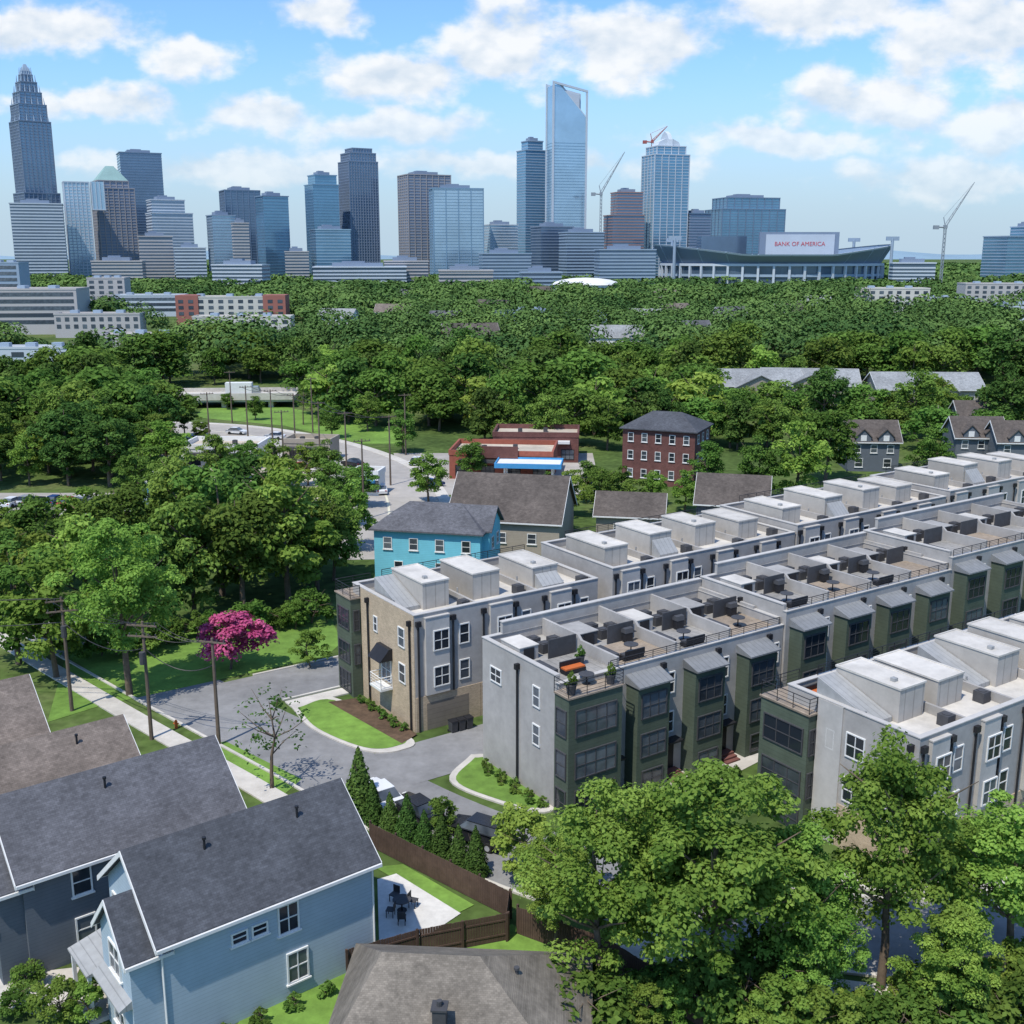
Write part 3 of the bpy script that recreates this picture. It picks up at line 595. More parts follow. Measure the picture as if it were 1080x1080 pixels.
for i,(px,py,ln,lab) in enumerate(((893,497,9,'grey dark gabled house with white trim, leftmost of the right hand group'),(1006,492,9,'dark gabled house with white trim in the middle of right hand group'),(1050,498,11,'dark gabled house with white trim at the right frame edge'),(1010,470,12,'grey roofed house behind the white trimmed houses at right'))):
    p=at(px,py); hh=house(lab,p,-4,ln,8,5.5,8.6,'slateblue','dkroof',[('S',1.6,3.4,1.2,1.5),('S',ln*.5,3.4,1.2,1.5),('S',ln-1.6,3.4,1.2,1.5),('S',2,.8,1.4,1.6),('S',ln-2,.8,1.4,1.6)])
    for x in (ln*.28,ln*.72):
        d=MB(); d.prismy([(x-1.3,5.4),(x+1.3,5.4),(x+1.3,6.3),(x,7.6),(x-1.3,6.3)],-.3,2.4); d=d.build('dormer',M['slateblue'],hh)
        q=MB(); q.prismy([(x-1.55,6.1),(x,7.65),(x+1.55,6.1),(x+1.55,6.3),(x,7.87),(x-1.55,6.3)],-.5,2.5); q.build('dormer_roof',M['dkroof'],d); q=MB(); q.box(x-.5,x+.5,-.36,-.3,5.6,6.6); q.build('dormer_window',M['white'],d)
for px,py,ln,a,lab in ((752,428,24,4,'long pale grey roofed hall, leftmost in the tree belt'),(805,426,24,-8,'pale grey roofed hall in the middle of the tree belt'),(925,432,26,-3,'pale grey roofed hall rightmost in the tree belt')):
    t=house(lab,at(px,py),a,ln,14,5.2,8.6,'greige','greyroof',[('S',u,2,1.4,1.6) for u in range(3,int(ln)-1,5)],name='hall',ov=.6)
    gwall(-3.5,3.5,-6,6.5,4.9,7.8).build('cross_wing',M['greige'],t,loc=(ln*.5,2,0),rz=R(90)); groof(-3.5,3.5,-6,6.5,4.9,7.8,.5).build('wing_roof',M['greyroof'],t,loc=(ln*.5,2,0),rz=R(90))
def shop(label,px,py,LL,W,h,wm,fas,rz=-6):
    t=thing('shop',label,'shop',at(px,py),R(rz))
    b=MB(); b.box(0,LL,0,W,-.3,h); b.build('wall',M[wm],t); b=MB(); b.ring(-.1,LL+.1,-.1,W+.1,h,h+.9,.35); b.build('parapet',M[wm],t)
    b=MB(); b.box(.3,LL-.3,.3,W-.3,h,h+.06); b.build('roof',M['gravel'],t); b=MB(); b.box(LL*.1,LL*.9,-1.2,-.003,h-1.1,h-.6); b.build('shop_canopy',M[fas],t)
    for k in range(max(2,int(LL/4))): win(t,'S',LL*(k+.5)/max(2,int(LL/4)),.6,2.4,1.9,nx=3,fm='black')
    condenser(t,LL*.3,W*.5,h+.06); condenser(t,LL*.6,W*.6,h+.06); return t
t=shop('low red brown shop with flat roof beside the junction',474,505,18,12,4.2,'roofred','dark')
b=MB(); b.box(5,12,-.5,-.1,3.9,5.9); b.build('shop_front',M['brick'],t)
shop('low red brick shop behind the red brown shop',520,487,16,10,4.8,'brick','white',-4)
shop('low white flat roofed shop in the gravel yard',192,494,14,9,3.6,'white','dark',-3)
shop('small pale shop with blue canopy beside the left car park',150,532,9,6,3.2,'white','skyblue',4)
shop('small white kiosk with blue fascia beside the avenue bend',371,522,4.5,4,3.2,'white','skyblue',-10)
shop('low tan flat roofed shop beyond the avenue bend',300,486,9,6,3.4,'greige','dark',-8)
p=at(522,514); t=thing('fuel_canopy','flat canopy with bright blue fascia in front of the red shop','canopy',p,R(-6))
b=MB(); b.box(0,11,0,6,3.4,3.5); b.build('soffit',M['white'],t); b=MB(); b.ring(-.1,11.1,-.1,6.1,3.3,4.1,.2); b.build('fascia',M['skyblue'],t); b=MB(); b.box(.1,10.9,.1,5.9,3.5,3.8); b.build('roof',M['white'],t)
for x in (1.5,9.5):
    for y in (1.2,4.8): b=MB(); b.cyl((x,y,0),(x,y,3.4),.18,n=8); b.build('column',M['white'],t)
# highway bridge
p0=at(110,432); p1=at(310,430); d=(p1-p0); ang=math.atan2(d.y,d.x); ln=d.length
t=thing('road_bridge','pale concrete road bridge crossing behind the left hand trees','bridge',(p0.x,p0.y,0),ang)
b=MB(); b.box(0,ln,0,12,1.6,2.8); b.build('deck',M['concrete'],t)
for y in (-.3,12): b=MB(); b.box(0,ln,y,y+.3,2.1,3.8); b.build('barrier',M['concrete'],t)
for k in range(4): b=MB(); b.box(ln*(k+.5)/4-.6,ln*(k+.5)/4+.6,1,11,0,1.6); b.build('pier',M['concrete'],t)
POLY.append([(p0.x,p0.y-4),(p1.x,p1.y-4),(p1.x,p1.y+14),(p0.x,p0.y+14)]); DISC.append((p0.x+ln*.62,p0.y-12,13)); DISC.append((p0.x+ln*.85,p0.y-12,13))
# ---------------------------------------------------------------- skyline
def gm(name,c,rough=.14,metal=.45): return mat(name,c,rough,.14,.02,spec=.7,metal=metal)
K={'steel':gm('tower_hazed_steel_glass',L(128,146,166)),'teal':gm('tower_hazed_teal_glass',L(112,152,178)),'navy':gm('tower_hazed_navy_glass',L(104,126,150)),'pale':gm('tower_hazed_pale_glass',L(166,192,210)),  # distance haze is mixed into the tower colours, making them paler and bluer
 'lite':mat('tower_hazed_pale_concrete',L(188,196,204),.8,.06,.02),'stone':mat('tower_hazed_warm_stone',L(180,176,174),.8,.06,.02),'brown':mat('tower_hazed_brown_stone',L(160,156,157),.8,.06,.02),'dk':mat('tower_hazed_dark_stone',L(124,138,156),.7,.06,.02),
 'band':mat('tower_hazed_blue_grey_band',L(150,167,184),.6,.06,.02),'copper':mat('tower_hazed_green_copper',L(136,166,162),.7,.1,.05),'rust':mat('tower_hazed_red_frame',L(156,126,120),.8,.1,.05),'win':gm('low_block_glass',L(100,118,136)),
 'tealband':mat('tower_hazed_teal_band',L(124,154,176),.5,.06,.02),'navyband':mat('tower_hazed_navy_band',L(116,136,158),.5,.06,.02),'pane':glassmat('far_window_glass',(.05,.065,.085),(.13,.16,.19),.15),'redwall':mat('far_red_brick',L(158,104,94),.85,.1,.05),'cream':mat('far_cream_wall',L(198,194,186),.85,.06,.05)}
def sky(label,tiers,Y,g,bd,rot=28,dr=.8,fl=4.0,bh=1.2,fin=0,pyr=None,name='skyscraper',plant=True,cat='skyscraper',spires=False):
    px0,px1,pt=tiers[0]; pm=(pt+275)/2; xc=fx((px0+px1)/2,pm,Y); sc=1/F*Y/(CP+(540-pm)/F*SP)
    c,s=abs(math.cos(R(rot))),abs(math.sin(R(rot)))
    t=thing(name,label,cat,(xc,Y,0),R(rot)); z=0
    for ti,(a,q,pt) in enumerate(tiers):
        app=(q-a)*sc; w=app/(c+dr*s); d=w*dr; zt=fz(pt,Y)
        ox=((a+q)/2-(px0+px1)/2)*sc; lx,ly=ox*math.cos(R(rot)),-ox*math.sin(R(rot))
        B=lambda e,z0,z1,m=None:(m or MB()).box(lx-w/2-e,lx+w/2+e,ly-d/2-e,ly+d/2+e,z0,z1)
        B(0,z,zt).build('shaft',K[g],t)
        n=int((zt-z)/fl); m=MB()
        for i in range(1,n+1):
            if z+i*fl<zt+.1: B(.3,z+i*fl-bh,z+i*fl-.01,m)
        if m.v: m.build('floor_bands',K[bd],t)
        if fin:
            m=MB(); k=max(2,int(w/fin))
            for i in range(k+1):
                x=lx-w/2+w*i/k; m.box(x-.5,x+.5,ly-d/2-.8,ly-d/2-.02,z,zt); m.box(x-.5,x+.5,ly+d/2+.02,ly+d/2+.8,z,zt)
            k=max(2,int(d/fin))
            for i in range(k+1):
                y=ly-d/2+d*i/k; m.box(lx-w/2-.8,lx-w/2-.02,y-.48,y+.48,z,zt); m.box(lx+w/2+.02,lx+w/2+.8,y-.48,y+.48,z,zt)
            m.build('mullions',K[bd],t)
        m=MB(); m.box(lx-w/2-.9,lx+w/2+.9,ly-d/2-.9,ly+d/2+.9,zt,zt+1.4); m.build('cornice',K[bd],t)
        if spires and ti>0:
            for sx in (-1,-.5,0,.5,1):
                for sy in (-1,0,1):
                    if abs(sx)==1 or abs(sy)==1: m=MB(); m.cyl((lx+sx*w*.47,ly+sy*d*.47,zt-2),(lx+sx*w*.44,ly+sy*d*.44,zt+11),1.3,.25,5); m.build('spire',K['band'],t)
        z=zt+1.4
    if pyr:
        m=MB(); h=pyr[1]; m.add([(lx-w/2,ly-d/2,z),(lx+w/2,ly-d/2,z),(lx+w/2,ly+d/2,z),(lx-w/2,ly+d/2,z),(lx-w*.12,ly-d*.12,z+h),(lx+w*.12,ly-d*.12,z+h),(lx+w*.12,ly+d*.12,z+h),(lx-w*.12,ly+d*.12,z+h)],[(0,1,5,4),(1,2,6,5),(2,3,7,6),(3,0,4,7),(4,5,6,7),(0,3,2,1)]); m.build('crown',K[pyr[0]],t)
    elif plant:
        m=MB(); m.box(lx-w*.3,lx+w*.25,ly-d*.3,ly+d*.3,z,z+4); m.box(lx-w*.2,lx+w*.05,ly-d*.1,ly+d*.2,z+4,z+6); m.build('roof_plant',K['dk'],t)
    return t
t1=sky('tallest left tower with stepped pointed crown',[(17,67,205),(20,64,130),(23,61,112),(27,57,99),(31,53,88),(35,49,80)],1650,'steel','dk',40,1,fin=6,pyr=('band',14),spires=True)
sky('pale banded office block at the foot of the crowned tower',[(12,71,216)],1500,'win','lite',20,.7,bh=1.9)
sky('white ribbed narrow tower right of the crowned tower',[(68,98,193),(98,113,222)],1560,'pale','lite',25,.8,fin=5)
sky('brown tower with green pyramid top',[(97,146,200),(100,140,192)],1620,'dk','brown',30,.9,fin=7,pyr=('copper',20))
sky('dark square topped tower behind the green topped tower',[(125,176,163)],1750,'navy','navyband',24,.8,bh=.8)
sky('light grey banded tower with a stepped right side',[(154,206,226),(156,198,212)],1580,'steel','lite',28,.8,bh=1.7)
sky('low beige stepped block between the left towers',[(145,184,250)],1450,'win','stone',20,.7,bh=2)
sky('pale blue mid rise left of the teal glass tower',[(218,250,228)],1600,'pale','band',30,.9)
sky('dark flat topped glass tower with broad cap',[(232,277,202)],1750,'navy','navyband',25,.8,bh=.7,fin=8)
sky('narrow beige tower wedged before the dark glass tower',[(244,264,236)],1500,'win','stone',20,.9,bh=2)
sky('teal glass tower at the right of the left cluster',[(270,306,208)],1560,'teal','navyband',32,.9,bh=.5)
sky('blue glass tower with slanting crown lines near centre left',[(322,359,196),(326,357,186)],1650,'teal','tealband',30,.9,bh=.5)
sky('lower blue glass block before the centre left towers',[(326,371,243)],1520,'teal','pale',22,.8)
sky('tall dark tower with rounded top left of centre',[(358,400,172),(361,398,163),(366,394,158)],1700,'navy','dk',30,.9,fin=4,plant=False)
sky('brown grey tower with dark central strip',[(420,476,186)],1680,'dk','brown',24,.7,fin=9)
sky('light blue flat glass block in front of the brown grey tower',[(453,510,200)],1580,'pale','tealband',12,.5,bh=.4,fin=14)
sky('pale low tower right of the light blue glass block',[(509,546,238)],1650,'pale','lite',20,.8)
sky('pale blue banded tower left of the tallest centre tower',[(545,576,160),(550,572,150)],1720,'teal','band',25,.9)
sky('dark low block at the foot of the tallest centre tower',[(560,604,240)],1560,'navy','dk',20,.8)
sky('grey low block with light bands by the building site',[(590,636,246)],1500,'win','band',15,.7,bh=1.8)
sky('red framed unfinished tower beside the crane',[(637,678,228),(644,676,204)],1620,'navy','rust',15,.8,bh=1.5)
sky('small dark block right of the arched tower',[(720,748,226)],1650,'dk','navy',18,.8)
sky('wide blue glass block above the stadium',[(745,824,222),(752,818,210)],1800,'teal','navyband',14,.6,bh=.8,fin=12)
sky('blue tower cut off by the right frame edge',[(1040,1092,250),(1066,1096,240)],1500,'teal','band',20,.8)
for lab,tr,Y,g,bd,ro in (('grey low office slab between centre towers',(330,430,282),1350,'win','lite',6),('dark low parking block left of the stadium',(628,690,264),1380,'navy','band',6),('small pale office block behind the left tower cluster',(184,218,262),1420,'win','lite',14),('low grey block between the teal tower and centre left towers',(300,326,266),1500,'win','stone',14),('low dark blue block between the light blue block and pale tower',(505,560,268),1420,'navy','band',10),('wide low pale block at the foot of the brown grey tower',(404,452,276),1400,'win','stone',8),('low banded block at the foot of the left tower cluster',(98,152,276),1380,'win','stone',10),
  ('low pale block before the teal left tower',(226,282,280),1250,'win','lite',-6),('low stone block before the light blue glass block',(462,520,286),1200,'win','stone',5),('low pale block right of the stadium',(940,985,278),1300,'win','lite',-8),('low grey block left of the white dome',(548,592,288),1180,'win','band',6)):
    sky(lab,[tr],Y,g,bd,ro,.5,bh=1.8,name='office_block',cat='office block'); DISC.append((fx((tr[0]+tr[1])/2,280,Y-70),Y-70,34))
ta=sky('tower with pale vertical ribs and arched crown',[(677,724,165),(681,720,156)],1650,'teal','lite',18,.8,bh=.7,fin=9,plant=False)
zt=fz(156,1650)+1.4; m=MB(); m.prismx([(-16,zt),(16,zt),(14,zt+9),(8,zt+17),(0,zt+21),(-8,zt+17),(-14,zt+9)],-3,3); m.build('arched_fin',K['lite'],ta); m=MB(); m.prismy([(-18,zt),(18,zt),(15,zt+6),(6,zt+10),(-6,zt+10),(-15,zt+6)],-10,10); m.build('arched_crown',K['lite'],ta)
# tallest centre tower, slanted open top
Y=1650; zt=fz(90,Y); zr=fz(99,Y); xc=fx(597,180,Y); w=42/F*Y*.82; d=w*.7
t=thing('skyscraper','tallest pale glass centre tower with slanted pale top','skyscraper',(xc,Y,0),R(14))
zn=fz(150,Y)
m=MB(); m.box(-w/2,w/2,-d/2,d/2,0,zn); m.build('shaft',K['pale'],t)
m=MB(); m.prismy([(-w/2,zn),(w/2,zn),(w/2,zr-34),(-w/2+9,zt-2),(-w/2,zt-2)],-d/2,d/2); m.build('upper_shaft',K['pale'],t)
m=MB(); m.prismy([(-w/2+9,zt-1),(w/2-1,zr-34),(w/2-1,zr-31),(-w/2+12,zt-1)],-d/2+1,d/2-1); m.build('sloping_crown',K['lite'],t)
m=MB(); m.prismy([(-w/2+10,zt-3),(w/2-1.5,zr-32),(w/2-1.5,zr)],d/2-4,d/2-2); m.build('crown_screen',K['lite'],t)
m=MB()
for z in range(8,int(zn),4): m.box(-w/2-.25,w/2+.25,-d/2-.25,d/2+.25,z-.6,z)
m.build('floor_bands',K['tealband'],t)
for x in (-w/2,w/2):
    for y in (-d/2,d/2): m=MB(); m.box(x-1.3,x+1.3,y-1.3,y+1.3,0,zt if x<0 else zr); m.build('corner_pier',K['lite'],t)
for y in (-d/2,d/2): m=MB(); m.prismy([(-w/2-1.3,zt),(w/2+1.3,zr),(w/2+1.3,zr+3),(-w/2-1.3,zt+3)],y-1.3,y+1.3); m.build('top_beam',K['lite'],t)
# low & mid blocks with separate windows
def low(label,a,q,pt,Y,wm='cream',rot=4,dep=14,fl=3.3,ends=None,wpx=5.0,clear=1.0,strip=False):
    px=(a+q)/2; xc=fx(px,pt,Y); zt=fz(pt,Y); w=(q-a)/F*Y/(CP+(540-pt)/F*SP)
    t=thing('low_rise_block',label,'building',(xc,Y,0),R(rot))
    MB().box(-w/2,w/2,0,dep,0,zt).build('wall',K[wm],t); m=MB(); m.ring(-w/2-.15,w/2+.15,-.15,dep+.15,zt,zt+.8,.4); m.build('parapet',K[wm],t)
    m=MB(); m.box(-w/2+.26,w/2-.26,.26,dep-.26,zt,zt+.1); m.build('roof',M['membrane'],t)
    if ends:
        for s in ends: m=MB(); x=s*(w/2-6); m.box(x-6.2,x+6.2,-.5,dep*.9,0,zt+1.4); m.build('brick_end',K['redwall'],t)
    nf=max(1,min(5,int((zt-2)/fl))); k=max(3,min(20,int(w/wpx))); ww=w/k*.5
    if strip: k,ww=1,w-3
    me=MB().box(-ww/2,ww/2,-.12,.05,0,1.8).mesh('window',K['pane'])
    for f in range(nf):
        for i in range(k):
            x=-w/2+w*(i+.5)/k
            if ends and any(abs(x-s*(w/2-6))<7 for s in ends): put('window',me,t,(x,-.5,zt-2.9-f*fl))
            else: put('window',me,t,(x,0,zt-2.9-f*fl))
    for i in range(3): m=MB(); x=w*(-.3+.27*i); m.box(x-1.8,x+1.8,dep*.4,dep*.7,zt+.1,zt+1.9); m.build('roof_plant',K['band'],t)
    c=clear; DISC.append((xc,Y-26,(w*.38+14)*c)); DISC.append((xc*(Y-65)/Y,Y-65,(w*.36+8)*c)); DISC.append((xc-w*.33,Y-16,18*c)); DISC.append((xc+w*.33,Y-16,18*c))
low('long banded concrete parking deck at the left frame edge',-40,78,306,540,'stone',6,24,clear=1.1,strip=True)
low('grey banded office slab at left edge above the parking deck',-30,18,278,620,'band',8,20,strip=True)
low('pale tan mid rise with flat roof left of the long white block',92,130,294,720,'stone',8,20)
low('long white low rise with brick red ends',186,300,314,620,'cream',3,16,ends=(-1,1),clear=1.15)
low('white terrace of flats in front of the long white block',203,306,335,530,'cream',2,12,clear=1.25)
low('grey terrace of flats left of the white flats',58,146,332,520,'stone',5,12,clear=1.15,wpx=3.6)
low('pale low block behind the grey flats',120,192,312,700,'lite',5,16,clear=1.15,strip=True)
low('long pale shed roofed block by the left trees',-20,82,368,400,'lite',3,10,clear=1.15,wpx=8)
low('pale flat roofed hall between the left shed and the white flats',100,190,354,450,'stone',-4,12,clear=1.1,wpx=8)
low('white and yellow flats far right of the trees',908,980,305,700,'cream',-6,16)
low('grey white low block right of the yellow flats',975,1030,315,720,'lite',-3,14,clear=1.2,strip=True)
low('beige low block at the far right edge',1020,1100,300,780,'stone',-5,20)
low('white low block at right frame edge below the beige block',1056,1110,322,640,'lite',-4,14,clear=1.2)
low('pale flats showing between centre trees, left one',520,585,328,600,'band',4,10,clear=1.2)
low('pale flats showing between centre trees, right one',592,640,331,620,'band',-5,10,clear=1.2)
# scattered roofs in the woodland
rr=random.Random(3)
for i,(px,py) in enumerate(((335,352),(395,345),(455,356),(500,338),(660,352),(705,345),(760,350),(820,345),(845,332),(690,322),(420,322),(560,318),(870,322),(350,318),(700,372),(470,376),(620,378))):
    p=at(px,py); Y=p.y; rm=['greyroof','brownroof','slate','dkroof'][i%4]
    house(['pale grey','brown','slate grey','dark brown'][i%4]+' house roof showing between the far trees',p,rr.uniform(-35,35),rr.uniform(14,22),10,8.0,12,['white','greige','lgrey','brick'][i%4],rm,[('S',3,4,1.6,1.7),('S',7,4,1.6,1.7),('S',11,4,1.6,1.7)],group='roofs in the far woodland')
    DISC.append((p.x+5,p.y-13,16)); DISC.append((p.x+5,p.y+5,13))
# white dome
p=(fx(618,296,1000),1000,0); t=thing('domed_hall','white shallow domed hall above the centre trees','hall',p); zt=fz(294,1000)
m=MB(); rings=[]
for j in range(5):
    a=j/4*math.pi/2; rings.append((30*math.cos(a)+.01,zt-5+6*math.sin(a)))
for j in range(4):
    r0,z0=rings[j]; r1,z1=rings[j+1]; m.cyl((0,0,z0),(0,0,z1),r0,r1,24,False)
m.build('dome',M['white'],t,True); m=MB(); m.cyl((0,0,0),(0,0,zt-5),29,29,24); m.build('drum',K['lite'],t); DISC.append((p[0],p[1]-40,60))
# stadium: upper stands rise towards the two long sides
Y=1480; xc=fx(812,285,Y); t=thing('stadium','oval dark seated stadium with big white scoreboard at the skyline','stadium',(xc,Y,0)); rx,ry=146,105; n=96
lift=lambda a:20*max(0,abs(math.cos(a))-.35)
def oval(m,r0,z0,r1,z1,k0=0,k1=0):
    vs=[((rx+r0)*math.cos(6.2832*i/n),(ry+r0)*math.sin(6.2832*i/n),z0+k0*lift(6.2832*i/n)) for i in range(n)]+[((rx+r1)*math.cos(6.2832*i/n),(ry+r1)*math.sin(6.2832*i/n),z1+k1*lift(6.2832*i/n)) for i in range(n)]
    m.add(vs,[(i,(i+1)%n,n+(i+1)%n,n+i) for i in range(n)]); return m
oval(MB(),-3,0,-3,24).build('outer_wall',K['win'],t)
m=oval(MB(),0,24,0,27); oval(m,0,27,-4,27); oval(m,-3,23.9,0,23.9); m.build('concourse',K['lite'],t)
m=oval(MB(),-1.5,11,-1.5,14); oval(m,-3,11,-1.5,11); oval(m,-1.5,14,-3,14); m.build('mid_gallery',K['band'],t)
oval(MB(),-4,27,8,36,0,1).build('upper_stand',K['dk'],t); oval(MB(),8,36,-40,18,1,0).build('seating',K['navyband'],t); m=oval(MB(),8,36,9,38,1,1); oval(m,9,38,7,38,1,1); m.build('rim',K['lite'],t)
cm=MB(); cm.box(-1.5,1.5,-1.4,1.4,0,23.8); cme=cm.mesh('column',K['lite'])
for i in range(48):
    a=6.2832*i/48; put('column',cme,t,((rx-1)*math.cos(a),(ry-1)*math.sin(a),0),a)
    if i%2==0:
        k=lift(a); rm_=MB(); rm_.prismy([(-4,27),(9.2,37+k),(9.2,38.5+k),(-4,29)],-.8,.8); rm_.build('raker',K['band'],t,loc=(rx*math.cos(a),ry*math.sin(a),0),rz=a)
m=MB(); m.box(-22,80,-30,-24,26,66); m.build('scoreboard_back',K['dk'],t); m=MB(); m.box(-14,74,-31,-30.02,36,63); m.build('scoreboard',K['lite'],t)
m=MB(); m.box(-85,-24,40,80,0,62); m.build('press_tower',K['navy'],t)
cu=bpy.data.curves.new('sign','FONT'); cu.body='BANK OF AMERICA'; cu.size=7.5; cu.align_x='CENTER'; cu.align_y='CENTER'; cu.extrude=.1
co=bpy.data.objects.new('sign_lettering',cu); col.objects.link(co); me=bpy.data.meshes.new_from_object(co); bpy.data.objects.remove(co)
me.materials.clear(); me.materials.append(mat('sign_red',L(196,90,98),.6,.05,1)); o=put('sign_lettering',me,t,(29.5,-31.2,51)); o.rotation_euler=(R(90),0,0)
for x,y in ((-135,-60),(140,-55),(-120,70),(130,72)): m=MB(); m.cyl((x,y,0),(x,y,58),2.0,n=8); m.box(x-8,x+8,y-1.5,y+1.5,55,60); m.build('floodlight',K['band'],t)
for dx in (-130,-65,0,65,130): DISC.append((xc+dx,1325,62)); DISC.append((xc+dx*.95,1255,40))
# cranes
cr=mat('crane_paint',L(140,148,154),.6,.05,1); crw=mat('crane_red',L(160,90,84),.6,.05,1)
def crane(label,px,pyb,jib,Y,m_):
    x=fx(px,pyb,Y); zb=fz(pyb,Y); t=thing('tower_crane',label,'crane',(x,Y,0))
    b=MB()
    for s,q in ((-1.2,-1.2),(1.2,-1.2),(1.2,1.2),(-1.2,1.2)): b.cyl((s,q,0),(s,q,zb),.35,n=4)
    for k in range(int(zb/5)):
        b.cyl((-1.2,-1.2,k*5),(1.2,-1.2,k*5+5),.22,n=4); b.cyl((1.2,1.2,k*5),(-1.2,1.2,k*5+5),.22,n=4)
    b.build('mast',m_,t); e=Vector((fx(jib[0],jib[1],Y)-x,0,fz(jib[1],Y))); s=Vector((0,0,zb)); u=(e-s).normalized(); w=Vector((-u.z,0,u.x))
    b=MB(); b.cyl(s,e,.7,.4,4); b.cyl(s+w*2.6,e,.45,.3,4)
    for k in range(8): b.cyl(s.lerp(e,k/8),(s+w*2.6).lerp(e,(k+.5)/8),.25,n=4)
    b.build('jib',m_,t); b=MB(); b.cyl(s,s-Vector((u.x,0,0)).normalized()*11+Vector((0,0,1)),.9,n=4); b.box(-14 if u.x>0 else 8,-8 if u.x>0 else 14,-2,2,zb-2,zb+2.5); b.build('counterweight',m_,t)
    b=MB(); b.box(-2,2,-2,2,zb-1,zb+3); b.build('cab',m_,t)
    b=MB(); a=s+Vector((-3 if u.x>0 else 3,0,12)); b.cyl(s,a,.5,n=4); b.cyl(a,e,.18,n=4); b.build('tie_frame',m_,t)
crane('tower crane with raised jib left of the red framed tower',634,205,(659,160),1600,cr)
crane('slender crane with raised jib at the far right skyline',997,240,(1028,192),1350,cr)
crane('small red crane jib on top of the arched tower',688,150,(704,133),1690,crw)
# ---------------------------------------------------------------- utility poles, wires
def upole(label,px,py,h,arms=2,rz=0,group='utility poles',tr=True):
    p=at(px,py); t=thing('utility_pole',label,'utility pole',p,rz,group)
    b=MB(); b.cyl((0,0,-.2),(0,0,h),.17,.11,8); b.build('pole',M['pole'],t)
    for k in range(arms):
        z=h-.3-k*.9; b=MB(); b.box(-1.25,1.25,-.2,-.09,z-.06,z+.06); b.build('crossarm',M['pole'],t)
        for x in (-1.1,-.5,.5,1.1): b=MB(); b.cyl((x,-.14,z+.06),(x,-.14,z+.25),.05,n=6); b.build('insulator',M['dark'],t)
    if tr: b=MB(); b.cyl((0,-.42,h-3.4),(0,-.42,h-2.4),.24,n=10); b.build('transformer',M['dark'],t)
    return p+Vector((0,0,h)),rz
q1=upole('left utility pole with two crossarms at the lawn edge',76,750,10.2,2,R(20)); q2=upole('middle utility pole with two crossarms above the brown roof',160,780,10,2,R(-10)); q3=upole('right utility pole beside the pink blossoming tree',231,786,9,1,R(-15),tr=False)
def wire(a,b_,sag,label,r=.025):
    pts=[]
    for i in range(13):
        t=i/12; p=a.lerp(b_,t); p.z-=sag*4*t*(1-t); pts.append(p)
    tag(MB().tube(pts,r,4).build('power_line',M['black']),label,'cable','power lines between poles')
left=q1[0]+Vector((-30,4,.3))
for (a,b_,nm) in ((left,q1[0],'left frame edge to the left pole'),(q1[0],q2[0],'left pole to the middle pole'),(q2[0],q3[0],'middle pole to the right pole')):
    for o_,nm2 in ((-1.1,'outer'),(.5,'inner'),(1.1,'far')): wire(a+Vector((o_,0,-.1)),b_+Vector((o_,0,-.1)),.8,nm2+' power line sagging from '+nm)
    wire(a+Vector((0,0,-2.2)),b_+Vector((0,0,-2.2)),1.1,'low cable sagging from '+nm,.04)
mp=[(262,468),(288,474),(312,480),(338,492),(366,507),(412,512),(428,480),(384,548),(300,505),(222,478),(245,446),(330,456)]
on=['first','second','third','fourth','fifth','sixth','seventh','nearest','yard side','leftmost','far left lawn','lawn side']
for i,(px,py) in enumerate(mp): upole('slim '+on[i]+' utility pole along the pale avenue',px,py,12,1,R(20),'poles along the avenue',False)
for i in range(5):
    a=at(*mp[i]);c=at(*mp[i+1])
    for o_ in (-1,1): wire(a+Vector((o_,0,11.8)),c+Vector((o_,0,11.8)),.5,('upper' if o_<0 else 'lower')+' wire between avenue poles '+['one and two','two and three','three and four','four and five','five and six'][i],.04)
p=at(186,768); t=thing('fire_hydrant','small orange hydrant on the grass verge by the road','hydrant',p); b=MB(); b.cyl((0,0,0),(0,0,.6),.13,.12,10); b.cyl((0,0,.6),(0,0,.75),.15,.05,10); b.build('barrel',M['orange'],t); b=MB(); b.cyl((-.22,0,.42),(.22,0,.42),.06,n=8); b.build('nozzles',M['orange'],t)
